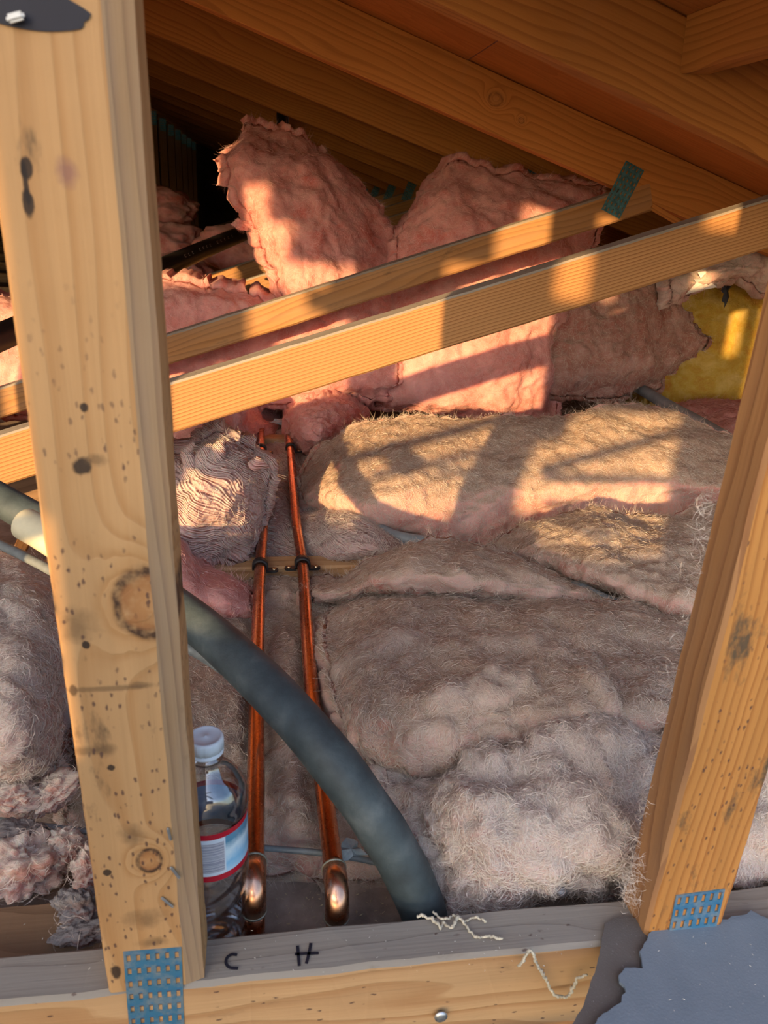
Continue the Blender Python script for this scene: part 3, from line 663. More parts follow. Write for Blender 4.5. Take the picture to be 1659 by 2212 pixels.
for x in (-1.75, -1.05, -.10): board('upright', (x, YS-.021, -.09), (x, YS-.021, 1.3), (0, 1, 0), .04, .03, W_FIR2, blockers)  # posts added behind the sun-blocking boards
# ------------------------------------------------------------------ copper pipes
PR = .0079
def pipe(label, pts, ez, ex, key):
    C = [PZ(x, y, z) for x, y, z in pts]; C = catmull(C, 70)
    root = empty('copper_pipe', C[0], label, 'pipe', None)
    end = C[-1]; d = C[-1]-C[-8]; d[2] = 0; d /= np.linalg.norm(d)
    tube('pipe', C, PR, M_COPPER, root, 24)
    # elbow: socket, bend, socket
    Rb = .0125; e0 = end; s = []
    for q in (0, .012): s.append(e0+d*q)
    cen = e0+d*.012+np.array([0, 0, -Rb])
    for a in np.linspace(0, math.pi/2, 10)[1:]: s.append(cen+np.array([0, 0, 1])*Rb*math.cos(a)+d*Rb*math.sin(a))
    s.append(s[-1]+np.array([0, 0, -.010])); s = np.array(s)
    rr = [.0094, .0094]+[.0092]*9+[.0094]
    tube('elbow', s, rr, M_ELBOW, root, 24)
    lathe('solder_ring', [(.0079, -.0012), (.0098, -.0009), (.0099, .0005), (.0079, .0016)], M_SOLDER, root, Vector(e0), 24, tuple(d))
    lathe('solder_ring', [(.0079, -.0016), (.0098, -.0005), (.0098, .0009), (.0079, .0012)], M_SOLDER, root, Vector(s[-1]), 24, (0, 0, -1))
    tube('stub', [s[-1], s[-1]*np.array([1, 1, 0])+np.array([0, 0, .038])], PR, M_COPPER, root, 24)
    return root
pz = .0975
pipe('left copper water pipe, running beside the water bottle towards the letter C', [(556, 815, .1), (559, 860, .1), (562, 900, .0985), (564, 985, .0985), (568, 1060, pz), (568, 1133, pz), (561.6, 1221, pz), (556, 1380, pz), (553.6, 1527, pz), (552, 1686, pz), (550, 1800, pz), (549, 1862, pz)], 0, 0, 'C')
pipe('right copper water pipe, passing under the grey foam towards the letter H', [(608, 815, .1), (615, 860, .1), (620, 900, .0985), (628, 985, .0985), (634, 1060, pz), (640, 1133, pz), (653, 1220, pz), (664, 1380, pz), (676, 1527, pz), (697, 1686, pz), (711, 1800, pz), (721, 1876, pz)], 0, 0, 'H')
def clamp(label, px, py, z, left, right, group=None, s=1.):
    c = PZ(px, py, z); root = empty('pipe_clamp', (c[0], c[1], .089), label, 'clamp', group)
    n = 28; a = np.linspace(-.35, math.pi+.35, n); ri, ro, hw = PR+.0003, PR+.0034*s, .0062*s
    V = []
    for y in (-hw, hw):
        for r in (ri, ro): V += [(r*math.cos(t), y, r*math.sin(t)) for t in a]
    F = []
    for k in range(n-1):
        F += [[n+k, n+k+1, 3*n+k+1, 3*n+k], [k, 2*n+k, 2*n+k+1, k+1], [k, k+1, n+k+1, n+k], [2*n+k, 3*n+k, 3*n+k+1, 2*n+k+1]]
    link('band', np_mesh('band', np.array(V), F, M_BLACK), root, Matrix.Translation(c))
    for sgn, on in ((-1, left), (1, right)):
        if not on: continue
        bm = bmesh.new(); L = .017*s; m = 10
        top = [(0, -.0055), (L-.0055, -.0055)]+[(L-.0055+.0055*math.sin(t), -.0055*math.cos(t)) for t in np.linspace(0, math.pi, m)[1:-1]]+[(L-.0055, .0055), (0, .0055)]
        vs = [bm.verts.new((sgn*(x+ri), y, 0)) for x, y in top]; f = bm.faces.new(vs); e = bmesh.ops.extrude_face_region(bm, geom=[f]); bmesh.ops.translate(bm, vec=(0, 0, .003), verts=[v for v in e['geom'] if isinstance(v, bmesh.types.BMVert)])
        bmesh.ops.recalc_face_normals(bm, faces=bm.faces)
        link('flange', bm_mesh('flange', bm, M_BLACK), root, Matrix.Translation((c[0], c[1], .0895)), smooth=False)
        sc = lathe('screw', [(0, .0012), (.0011, .0012), (.0013, .0022), (.0032, .0016), (.0034, 0)], M_SCREW, root, (c[0]+sgn*(ri+L-.0062), c[1], .0927), 16)
    return root
yv = .0985
clamp('black pipe clamp with one screw in view on left copper pipe', 561.6, 1223, pz, False, True)
clamp('black pipe clamp with two brass screws on right copper pipe', 653, 1218, pz, True, True)
clamp('small dark clamp farther back on left copper pipe', 564, 970, yv, False, True, s=.9)
clamp('small dark clamp farther back on right copper pipe', 627.5, 968, yv, False, True, s=.9)

# ------------------------------------------------------------------ foam covered pipe, cables, conduits
def at_zc(x, y, Y): return PY(x, y, Y)
hp = catmull([PZ(-140, 985, .315), PZ(-60, 1042, .31), PZ(0, 1079, .303), PZ(75, 1122, .293), PZ(230, 1212, .262), PZ(400, 1327, .226), PZ(520, 1430, .213), PZ(620, 1530, .202), PZ(715, 1640, .181), PZ(800, 1755, .147), PZ(865, 1860, .108), PZ(905, 1945, .07), PZ(918, 1985, .045)], 120)
tag(tube('foam_pipe', hp, np.interp(np.arange(120), [0, 30, 55], [.0145, .0155, .0186])+.0006*fbm(hp*30, 2), M_FOAM, None, 36), 'long curved pipe in dark grey foam, arching across both copper pipes', 'pipe')
cp = catmull([PZ(46, 1128, .335), PZ(60, 1135, .334), PZ(95, 1155, .331), PZ(150, 1190, .325), PZ(210, 1225, .32)], 26)
rr = np.full(26, .0125); rr[:5] = [.0025, .007, .0100, .0117, .0124]
tag(tube('cream_pipe', cp, rr, M_CREAM, None, 28), 'cream plastic pipe with rounded end, half hidden behind left stud', 'pipe')
cb = catmull([PZ(-150, 1105, .215), PZ(-60, 1142, .215), PZ(0, 1176, .215), PZ(95, 1224, .213), PZ(230, 1302, .205), PZ(392, 1392, .192), PZ(430, 1412, .187), PZ(480, 1445, .175), PZ(540, 1492, .15), PZ(600, 1560, .115)], 80)
tag(tube('grey_cable', cb, .0052, M_CABLE, None, 14), 'thin grey green cable running just under the foam pipe, left side', 'cable')
wr = catmull([PZ(-80, 1768, .085), PZ(0, 1772, .085), PZ(62, 1780, .088), PZ(180, 1795, .084), PZ(330, 1810, .082), PZ(480, 1825, .082), PZ(575, 1832, .083), PZ(690, 1842, .082), PZ(780, 1856, .078), PZ(830, 1868, .07)], 80)
tag(tube('electric_wire', wr, .0026, M_CABLE, None, 12), 'thin dark wire lying low across the front bay, under both copper pipes', 'cable')
c1 = catmull([PZ(1340, 818, .12), PZ(1385, 842, .16), PZ(1450, 880, .165), PZ(1520, 918, .165), PZ(1600, 965, .16), PZ(1700, 1015, .15)], 40)
tag(tube('grey_conduit', c1, .0135, M_GREYPVC, None, 24), 'grey conduit coming out under the brown batt towards the right stud', 'pipe')
c2 = catmull([PZ(1235, 1258, .105), PZ(1290, 1288, .105), PZ(1350, 1312, .104), PZ(1420, 1332, .103), PZ(1500, 1356, .1)], 30)
tag(tube('grey_conduit', c2, .008, M_GREYPVC, None, 18), 'pale blue grey conduit showing in the gap between front batts at right', 'pipe')
c3 = catmull([PZ(800, 1135, .10), PZ(845, 1156, .10), PZ(880, 1165, .10), PZ(930, 1172, .098)], 16)
tag(tube('grey_conduit', c3, .010, M_GREYPVC, None, 18), 'short bit of grey conduit under the brightest sunlit batt', 'pipe')
# black drain pipe far left, joining a vent stack
root = empty('drain_pipe', (0, 3.0, .3), 'black plastic drain pipe sloping through the dark, with upright vent', 'pipe')
def PC(x, y, zc): d = ray(x, y); return CAM+d*zc
dpv = [PC(-120, 775, 1.2), PC(0, 728, 1.35), PC(170, 655, 1.58), PC(340, 583, 1.86), PC(450, 535, 2.2), PC(545, 496, 2.62), PC(600, 478, 2.95)]
tube('pipe', catmull(dpv, 60), .024, M_ABS, root, 28)
vx = PC(610, 300, 3.0); tube('vent_stack', [np.array([vx[0], vx[1], .10]), np.array([vx[0], vx[1], 1.08])], .024, M_ABS, root, 28)
pr = []
for k in range(14):
    if k in (3, 8): continue
    pr.append(k)
# printed marking on the drain pipe (unreadable specks of lettering)
V = []; F = []
C = catmull(dpv, 60)
for k in pr:
    t = 33+k*.75; i = int(t); c = C[i]+(C[i+1]-C[i])*(t-i); dv = C[i+1]-C[i]; dv /= np.linalg.norm(dv); to = CAM-c; to -= dv*(to@dv); to /= np.linalg.norm(to); upv = np.cross(dv, to); upv *= np.sign(upv[2])
    c = c+to*.0244+upv*.004
    for (a, b_, w_, h_) in ((0, 0, .0012, .007), (.004, .003, .003, .0012), (.004, -.003, .003, .0012)):
        o_ = len(V); q = c+dv*a+upv*b_
        V += [q-dv*w_-upv*h_/2, q+dv*w_-upv*h_/2, q+dv*w_+upv*h_/2, q-dv*w_+upv*h_/2]; F.append([o_, o_+1, o_+2, o_+3])
V = np.array(V); cc = V.mean(0); o = link('printed_marking', np_mesh('printed_marking', V-cc, F, M_PAPER), root, Matrix.Translation(cc)); o['label'] = 'small pale print line'

# ------------------------------------------------------------------ water bottle
def thin_clear(name):
    m = bpy.data.materials.new(name); m.use_nodes = True; t = m.node_tree; t.nodes.clear(); b = NB(t)
    tr = b.node('ShaderNodeBsdfTransparent'); tr.inputs[0].default_value = (.95, .975, 1, 1); gl = b.node('ShaderNodeBsdfGlossy'); gl.inputs['Roughness'].default_value = .06
    lw = b.node('ShaderNodeLayerWeight'); mx = b.node('ShaderNodeMixShader'); b.inp(mx.inputs[0], b.math('ADD', b.math('MULTIPLY', b.math('POWER', lw.outputs['Facing'], 2.2), .8), .10, clamp=True)); t.links.new(tr.outputs[0], mx.inputs[1]); t.links.new(gl.outputs[0], mx.inputs[2])
    o = b.node('ShaderNodeOutputMaterial'); t.links.new(mx.outputs[0], o.inputs[0]); return m
M_PET = thin_clear('clear_plastic')
M_CAP = plain('white_cap', (.62, .70, .76), .45, 0, 60, .06)
BC = PZ(443, 1592, .238); bx, by = BC[0], BC[1]+.002; ZB = .0405
bot = empty('water_bottle', (bx, by, ZB), 'clear plastic water bottle with white cap and red bordered label', 'bottle')
n = 72; zz = []; rr = []
prof = [(0, .004), (.012, .0035), (.020, .0005), (.0252, .003), (.0272, .009), (.0276, .016), (.0276, .088), (.0274, .0915), (.0266, .0925), (.0266, .1360), (.0274, .1375), (.0277, .142), (.0272, .149), (.0262, .154), (.0232, .160), (.0190, .1655), (.0150, .170), (.0122, .1735), (.0106, .177), (.0104, .1795), (.0118, .1800), (.0118, .1818), (.0103, .1822), (.0103, .190)]
P2 = []
for k in range(len(prof)-1):
    (r0, z0), (r1, z1) = prof[k], prof[k+1]; m = max(1, int(abs(z1-z0)/.0013))
    for j in range(m): P2.append((r0+(r1-r0)*j/m, z0+(z1-z0)*j/m))
P2.append(prof[-1]); P2 = np.array(P2); a = np.arange(n)*2*np.pi/n
def ribs(z, a):
    low = np.clip((z-.012)/.008, 0, 1)*np.clip((.090-z)/.006, 0, 1); hi = np.clip((z-.139)/.004, 0, 1)*np.clip((.164-z)/.010, 0, 1)
    return -.0017*low*(.5+.5*np.sin(5*a-z*330))-.0012*hi*np.clip(np.sin(3*a+z*120), 0, 1)
def bottle_shell(off, zmax=None, zmin=0):
    V = []; 
    for r, z in P2:
        if zmax and z > zmax: break
        rad = np.maximum(r+ribs(z, a)*(r > .015)-off, 0.0004); V.append(np.stack([rad*np.cos(a), rad*np.sin(a), np.full(n, max(z, off))], 1))
    m = len(V); j = np.arange(n); F = np.concatenate([np.stack([k*n+j, k*n+(j+1) % n, (k+1)*n+(j+1) % n, (k+1)*n+j], 1) for k in range(m-1)])
    return np.concatenate(V), F, m
V1, F1, m1 = bottle_shell(0); V2_, F2_, m2 = bottle_shell(.0005)
j = np.arange(n); rim = np.stack([(m1-1)*n+j, (m1-1)*n+(j+1) % n, len(V1)+(m2-1)*n+(j+1) % n, len(V1)+(m2-1)*n+j], 1)
link('body', np_mesh('body', np.concatenate([V1, V2_]), np.concatenate([F1, F2_[:, ::-1]+len(V1), rim]), M_PET), bot, Matrix.Translation((bx, by, ZB)))
# cap with knurled skirt
cz = .1845; pr2 = [(.0118, 0), (.0119, .0022), (.0110, .0024), (.0110, .003), (.0119, .0032), (.0119, .0105), (.0112, .0122), (.0100, .0126), (.0094, .0121), (.0012, .0121), (.0006, .0126), (0, .0126)]
cn = 96; ca = np.arange(cn)*2*np.pi/cn; V = np.concatenate([np.stack([(r*(1+(.018*np.sign(np.sin(48*ca)) if .003 < z < .011 and r > .0115 else 0)))*np.cos(ca), (r*(1+(.018*np.sign(np.sin(48*ca)) if .003 < z < .011 and r > .0115 else 0)))*np.sin(ca), np.full(cn, z)], 1) for r, z in pr2]); jj = np.arange(cn)
F = np.concatenate([np.stack([k*cn+jj, k*cn+(jj+1) % cn, (k+1)*cn+(jj+1) % cn, (k+1)*cn+jj], 1) for k in range(len(pr2)-1)])
cp_ = link('cap', np_mesh('cap', V, F, M_CAP), bot, Matrix.Translation((bx, by, ZB+cz))); cp_['label'] = 'white screw cap'
def label_mat():
    m, t, p = newmat('bottle_label'); b = NB(t); xyz = b.sep(b.obj())
    ang = b.math('ARCTAN2', xyz[0], b.math('MULTIPLY', xyz[1], -1)); u = b.math('MULTIPLY', ang, .0268)   # metres around, 0 faces the camera side
    z = xyz[2]; nz, _ = b.noise(b.obj(), 55, 4)
    base = b.ramp(b.math('ADD', b.math('MULTIPLY', z, 24), b.math('MULTIPLY', b.math('SUBTRACT', nz, .5), .5)), [(.1, (.55, .75, .88)), (.35, (.25, .55, .82)), (.55, (.62, .80, .9)), (.75, (.10, .27, .42))])
    def band(v, lo, hi): return b.math('MULTIPLY', b.math('GREATER_THAN', v, lo), b.math('LESS_THAN', v, hi))
    white = band(u, -.034, .0128); col = b.mix(white, base, (.62, .72, .82))
    code = b.math('MULTIPLY', band(u, -.004, .0118), band(z, .008, .0345))
    n1 = b.node('ShaderNodeTexNoise', noise_dimensions='1D'); n1.inputs['W'].default_value = 0; b.inp(n1.inputs['W'], b.math('MULTIPLY', z, 750)); n1.inputs['Detail'].default_value = 0
    bars = b.ramp(n1.outputs[0], [(.47, 0), (.5, 1)]); col = b.mix(code, col, (.80, .83, .88)); col = b.mix(b.math('MULTIPLY', code, bars), col, (.06, .07, .16))
    box = b.math('MULTIPLY', band(u, -.022, -.0056), band(z, .010, .034)); inner = b.math('MULTIPLY', band(u, -.0215, -.0061), band(z, .0106, .0334))
    lines = b.math('LESS_THAN', b.math('FRACT', b.math('MULTIPLY', z, 420)), .35); tx, _ = b.noise(b.mapping(b.obj(), (900, 900, 120)), 1, 1)
    col = b.mix(box, col, (.05, .10, .3)); col = b.mix(inner, col, (.66, .76, .86)); col = b.mix(b.math('MULTIPLY', b.math('MULTIPLY', inner, lines), b.math('GREATER_THAN', tx, .45)), col, (.10, .16, .36))
    red = b.math('MAXIMUM', b.math('LESS_THAN', z, .0052), b.math('GREATER_THAN', z, .0378)); col = b.mix(red, col, (.45, .012, .03))
    b.inp(p.inputs['Base Color'], col); p.inputs['Roughness'].default_value = .25; p.inputs['Specular IOR Level'].default_value = .5; return m
lm = label_mat(); lh = .0425; la = np.arange(64)*2*np.pi/64; V = np.concatenate([np.stack([.02705*np.cos(la), .02705*np.sin(la), np.full(64, z)], 1) for z in np.linspace(0, lh, 5)])
jj = np.arange(64); F = np.concatenate([np.stack([k*64+jj, k*64+(jj+1) % 64, (k+1)*64+(jj+1) % 64, (k+1)*64+jj], 1) for k in range(4)])
lb = link('label', np_mesh('label', V, F, lm), bot, Matrix.Translation((bx, by, ZB+.0930))); lb['label'] = 'red edged label with barcode'
# ------------------------------------------------------------------ glass wool batts
batt('insulation_batt', 'broad dusty pink grey batt in the front bay, right of foam pipe', [
 [(706, 1312, 8), (850, 1280, 11), (1050, 1286, 12), (1250, 1294, 12.3), (1480, 1322, 11.5), (1640, 1338, 11)],
 [(704, 1350, 10.3), (850, 1325, 13.5), (1050, 1325, 14.2), (1250, 1332, 14.2), (1480, 1357, 13.4), (1640, 1372, 12.8)],
 [(706, 1410, 11), (850, 1405, 14.6), (1050, 1400, 15), (1250, 1405, 15), (1480, 1425, 14.2), (1640, 1435, 13.6)],
 [(716, 1480, 11.3), (850, 1480, 15), (1050, 1475, 15.5), (1250, 1480, 15.4), (1470, 1490, 14.4), (1640, 1495, 13.8)],
 [(738, 1560, 11), (860, 1562, 14.8), (1050, 1550, 15.3), (1250, 1545, 15.1), (1450, 1545, 13.8), (1640, 1550, 13)],
 [(762, 1622, 8.5), (880, 1638, 11.5), (1060, 1625, 13), (1250, 1598, 12.8), (1440, 1585, 12), (1640, 1595, 11)],
 [(790, 1650, 4.5), (890, 1668, 6.5), (1060, 1655, 9), (1250, 1630, 9), (1440, 1615, 9), (1640, 1620, 8)]],
 WL_TAN, amps=(.010, .005, .0015), fib=FB_TAN, dens=150000, seed=1, wide=420, flen=.016, bumps=[(1040, 1495, 15.5/100, .060, .026, .016, .35), (905, 1600, .145, .035, .018, .012, .3), (1290, 1490, .155, .016, .034, .014, .1), (1120, 1390, .15, .05, .02, .006, -.4), (820, 1380, .145, .05, .03, .005, .3)])
batt('insulation_batt', 'lumpy torn batt right behind the marked chord, nearest the felt', [
 [(835, 1640, 6), (960, 1640, 9), (1100, 1612, 10.5), (1250, 1565, 11.5), (1440, 1525, 12), (1750, 1530, 11)],
 [(835, 1690, 9), (960, 1680, 12), (1100, 1655, 13.4), (1250, 1620, 14), (1430, 1590, 13.5), (1750, 1600, 13)],
 [(858, 1765, 9), (980, 1765, 12.2), (1100, 1755, 13.2), (1250, 1730, 13.4), (1420, 1700, 13), (1750, 1700, 12.6)],
 [(888, 1850, 8), (1000, 1858, 10.4), (1120, 1855, 11.4), (1250, 1840, 11.6), (1400, 1820, 11.4), (1750, 1800, 11)],
 [(920, 1925, 6), (1010, 1935, 7.6), (1130, 1930, 8.2), (1250, 1918, 8.4), (1380, 1900, 8.4), (1750, 1870, 8)],
 [(948, 1972, 3.8), (1020, 1975, 4.4), (1140, 1962, 4.8), (1250, 1948, 5), (1370, 1932, 5), (1750, 1900, 4.6)]],
 WL_PALE, amps=(.018, .009, .003), fib=FB_PALE, dens=220000, seed=2, wide=420, folds=.006, fdir=(.35, .9, .2), fscale=34, flen=.016, bumps=[(1050, 1655, 0.130, .024, .018, .016, .2), (1200, 1610, 0.140, .045, .016, .012, .35), (1330, 1590, 0.140, .045, .02, .010, .2), (1150, 1760, 0.130, .06, .022, .008, .3), (960, 1770, 0.120, .05, .02, .008, -.3), (1300, 1850, 0.110, .05, .018, .007, .1)])
batt('insulation_batt', 'big rolling batt across the middle, striped by sun and shadow', [
 [(705, 950, 15), (790, 912, 18.5), (900, 897, 20.6), (1060, 901, 21.4), (1230, 892, 22), (1400, 871, 22.6), (1620, 940, 19.5)],
 [(668, 990, 12.5), (760, 962, 17.4), (900, 938, 19.5), (1060, 938, 20), (1230, 928, 20.6), (1400, 906, 21.2), (1620, 965, 18.8)],
 [(650, 1040, 10.6), (738, 1020, 15.4), (880, 998, 17.6), (1060, 996, 17.8), (1230, 980, 18.6), (1400, 960, 19.2), (1620, 1000, 17.4)],
 [(656, 1085, 9.4), (738, 1075, 13.2), (828, 1068, 15.6), (1020, 1060, 15), (1200, 1050, 15.4), (1400, 1033, 16), (1600, 1055, 15)],
 [(690, 1110, 7.8), (760, 1115, 10.4), (812, 1125, 11.6), (1000, 1125, 11), (1180, 1100, 11.4), (1380, 1082, 12), (1590, 1088, 11.6)],
 [(722, 1125, 5.6), (790, 1148, 6.6), (850, 1167, 6.2), (1000, 1180, 6.4), (1180, 1155, 7), (1380, 1135, 7.4), (1590, 1135, 7.4)]],
 WL_TAN2, amps=(.008, .005, .0012), fib=FB_TAN, dens=90000, seed=3, wide=420, flen=.018)
batt('insulation_batt', 'smooth sloping batt right of middle, against the right stud', [
 [(1060, 1174, 9), (1150, 1128, 12), (1270, 1100, 14), (1360, 1118, 13.2), (1440, 1105, 13.2), (1640, 1090, 13)],
 [(1080, 1184, 10.2), (1180, 1158, 13.6), (1280, 1148, 15.6), (1370, 1163, 15), (1460, 1158, 15), (1640, 1150, 15)],
 [(1112, 1200, 10.4), (1200, 1200, 13.6), (1300, 1204, 15.5), (1390, 1214, 15.4), (1480, 1220, 15), (1650, 1222, 15)],
 [(1160, 1222, 9.2), (1240, 1240, 12), (1320, 1260, 13.8), (1400, 1280, 14.2), (1500, 1300, 14.3), (1660, 1312, 14)],
 [(1205, 1242, 6.5), (1275, 1266, 8.2), (1345, 1288, 10), (1425, 1312, 11), (1515, 1340, 11), (1670, 1375, 11)]],
 WL_TAN, amps=(.011, .005, .0016), fib=FB_TAN, dens=90000, seed=4, wide=420, flen=.016)
batt('insulation_batt', 'folded batt with a pinched end beside the right pipe clamp', [
 [(668, 1250, 7.5), (735, 1245, 8.5), (800, 1205, 11), (920, 1164, 13), (1050, 1184, 13), (1150, 1215, 12), (1260, 1264, 10), (1330, 1292, 8)],
 [(668, 1264, 9.8), (742, 1260, 11), (815, 1225, 14), (930, 1196, 16), (1050, 1214, 15.4), (1160, 1242, 14), (1270, 1280, 11.4), (1350, 1300, 9)],
 [(672, 1284, 10), (750, 1276, 11.6), (820, 1250, 14.4), (940, 1236, 16.3), (1060, 1250, 15.4), (1170, 1268, 13.4), (1280, 1294, 11), (1370, 1308, 9)],
 [(676, 1302, 8.6), (755, 1293, 9.8), (830, 1280, 12), (950, 1276, 13.4), (1070, 1285, 13), (1180, 1296, 11.4), (1290, 1306, 9.5), (1380, 1314, 8)],
 [(682, 1312, 6), (762, 1306, 6.8), (840, 1300, 8), (960, 1302, 9), (1080, 1306, 9), (1190, 1312, 8), (1300, 1318, 7), (1390, 1322, 6)]],
 WL_TAN, amps=(.008, .006, .0016), fib=FB_TAN, dens=90000, seed=5, folds=.004, fdir=(.8, .5, 0), fscale=45, flen=.016)
batt('insulation_batt', 'small pink batt with streaked layers, behind the right pipe clamp', [
 [(650, 1108, 7.5), (715, 1097, 10), (780, 1110, 11), (840, 1150, 9.6), (880, 1176, 8)],
 [(648, 1135, 9.3), (720, 1124, 12), (790, 1137, 12.6), (850, 1170, 10.6), (880, 1190, 8.6)],
 [(652, 1170, 9.3), (725, 1165, 12), (800, 1175, 12), (850, 1190, 10.2), (868, 1202, 8.4)],
 [(660, 1205, 8), (730, 1205, 9.6), (800, 1205, 9.6), (840, 1210, 8.4), (860, 1214, 7)],
 [(665, 1226, 5), (735, 1228, 6), (800, 1224, 6), (835, 1222, 6), (850, 1222, 5)]],
 WL_LAYER, res=.0035, amps=(.006, .003, .0012), fib=FB_PALE, dens=90000, seed=6, layer=.0016, fdir=(-.25, .45, .85), fscale=520)
wavy = batt('insulation_batt', 'wavy layered batt end standing left of the copper pipes, curling at the top', [
 [(290, 1000, 108), (345, 985, 108), (400, 975, 108), (448, 945, 108.5), (500, 952, 109), (548, 978, 111), (580, 1008, 112)],
 [(290, 1055, 101), (345, 1035, 101), (400, 1020, 101.5), (448, 990, 102.5), (503, 988, 104), (548, 1005, 107), (578, 1030, 110)],
 [(290, 1110, 96), (345, 1090, 95.5), (400, 1072, 96), (450, 1045, 98), (505, 1040, 100), (548, 1055, 104), (574, 1072, 109)],
 [(290, 1160, 95), (348, 1140, 94), (400, 1125, 94), (452, 1105, 95.5), (505, 1100, 98), (546, 1110, 102), (564, 1125, 108)],
 [(290, 1200, 96), (352, 1185, 95), (405, 1172, 95), (455, 1160, 96), (508, 1155, 98), (542, 1165, 101), (556, 1178, 106)],
 [(290, 1240, 98), (358, 1228, 97), (412, 1218, 97), (460, 1212, 98), (510, 1212, 99.4), (538, 1218, 101), (552, 1228, 105)]],
 WL_LAYER, mode='Y', res=.0022, amps=(.008, .004, .0006), sk=(0, 1, -.25), depth=.10, fib=FB_PALE, dens=22000, seed=7, layer=.0012, fdir=(.55, .1, .8), fscale=420, ragged=.009)
batt('insulation_batt', 'sunlit ragged batt behind the wavy one, under the striped web', [
 [(290, 880, 150), (345, 875, 147), (400, 870, 146), (455, 868, 148), (500, 880, 150), (520, 900, 152)],
 [(290, 950, 141), (345, 940, 136), (400, 925, 134), (450, 915, 137), (490, 925, 142), (515, 940, 146)],
 [(290, 1030, 132), (345, 1025, 127), (400, 1010, 126), (450, 1000, 130), (490, 1005, 136), (510, 1010, 141)],
 [(290, 1110, 124), (345, 1105, 121), (400, 1095, 120), (450, 1085, 124), (490, 1080, 130), (505, 1080, 136)]],
 WL_PINK, mode='Y', amps=(.014, .009, .003), sk=(0, 1, -.4), depth=.08, fib=FB_PINK, dens=30000, seed=8, ragged=.014)
batt('insulation_batt', 'rosy folded batt between left stud and left copper pipe', [
 [(300, 1138, 16), (372, 1148, 16.5), (430, 1205, 11.6), (490, 1243, 10.4), (546, 1274, 8.6)],
 [(300, 1190, 17), (382, 1203, 16.6), (435, 1240, 13), (492, 1268, 11.8), (546, 1296, 9.4)],
 [(300, 1245, 15.4), (390, 1257, 15), (440, 1283, 12.6), (495, 1303, 11.4), (545, 1319, 9.2)],
 [(300, 1305, 11), (400, 1308, 11), (450, 1324, 10), (500, 1334, 9), (546, 1339, 7.6)],
 [(300, 1338, 7), (405, 1344, 7), (455, 1350, 6.5), (505, 1352, 6), (548, 1352, 5.4)]],
 WL_PINK, amps=(.008, .004, .0014), fib=FB_PINK, dens=70000, seed=9)
batt('insulation_batt', 'low crumpled batt lying under both copper pipes in the front bay', [
 [(150, 1275, 6), (330, 1270, 6), (420, 1262, 6), (500, 1256, 6.5), (560, 1250, 7.2), (610, 1248, 7.2), (640, 1250, 7.2), (700, 1258, 6.6)],
 [(150, 1292, 8), (330, 1285, 8.2), (420, 1280, 8.2), (500, 1275, 8.2), (560, 1272, 8.4), (610, 1270, 8.8), (645, 1270, 8.2), (705, 1275, 8)],
 [(150, 1335, 8), (330, 1335, 9), (420, 1328, 9), (500, 1326, 8.3), (560, 1330, 7.2), (620, 1325, 7.2), (655, 1318, 7.2), (715, 1318, 7.6)],
 [(150, 1420, 9), (330, 1420, 11), (420, 1420, 11), (500, 1425, 9.4), (555, 1430, 7.6), (615, 1425, 8.4), (668, 1420, 7.4), (730, 1420, 7.5)],
 [(150, 1530, 8), (330, 1530, 11), (420, 1530, 11), (500, 1530, 9.4), (552, 1530, 7.4), (622, 1530, 8.6), (678, 1530, 7.4), (770, 1530, 8)],
 [(150, 1640, 7), (330, 1640, 9.5), (420, 1640, 9.5), (500, 1640, 8.6), (550, 1640, 7.4), (625, 1635, 9), (695, 1640, 7.6), (800, 1640, 8)],
 [(150, 1750, 5), (330, 1750, 7.6), (420, 1750, 7.6), (500, 1750, 7.6), (550, 1750, 7), (635, 1740, 9), (708, 1750, 7.2), (830, 1750, 8)],
 [(150, 1830, 4.2), (330, 1830, 5.6), (420, 1830, 5.6), (500, 1830, 6), (550, 1830, 5.8), (645, 1820, 7.2), (715, 1828, 6), (850, 1830, 6.4)],
 [(150, 1885, 3.6), (330, 1885, 3.8), (420, 1885, 3.8), (500, 1888, 4), (550, 1890, 4), (655, 1898, 4.3), (720, 1900, 4.2), (860, 1890, 4.3)]],
 WL_TAN, amps=(.008, .006, .002), fib=FB_TAN, dens=120000, seed=10, folds=.004, fdir=(.5, .9, 0), fscale=40, flen=.015)
batt('insulation_batt', 'dark hollow batt under the pipes between second and third truss', [
 [(430, 925, 7), (520, 918, 7.4), (590, 915, 7.4), (650, 915, 7.4), (740, 915, 7)],
 [(420, 990, 8), (520, 980, 8.2), (595, 975, 7.6), (655, 980, 8), (740, 985, 8)],
 [(420, 1060, 8.2), (520, 1050, 8.4), (600, 1050, 7.6), (660, 1055, 8), (740, 1060, 8)],
 [(420, 1130, 8.2), (530, 1120, 8.2), (605, 1105, 9), (655, 1120, 8), (740, 1130, 8)],
 [(420, 1190, 7.6), (530, 1180, 7.8), (608, 1165, 8.4), (660, 1180, 7.6), (740, 1190, 7.6)],
 [(420, 1235, 5), (530, 1232, 5.6), (610, 1228, 5.6), (662, 1230, 5.4), (740, 1235, 5)]],
 WL_LAYER, amps=(.006, .005, .002), fib=FB_PALE, dens=60000, seed=11)
batt('insulation_batt', 'shaded rounded batt beyond third truss, right of the pipes', [
 [(622, 820, 12), (680, 800, 15), (740, 810, 15), (775, 840, 12)],
 [(622, 870, 13), (680, 860, 17), (740, 865, 17), (780, 890, 13)],
 [(625, 920, 12), (680, 920, 16.4), (735, 920, 15.6), (772, 925, 12)],
 [(632, 958, 9), (680, 965, 11), (725, 960, 11), (755, 950, 9)],
 [(640, 975, 6), (680, 982, 7), (720, 975, 7), (745, 962, 6)]],
 WL_PINK, amps=(.014, .008, .003), fib=FB_PINK, dens=20000, seed=12)
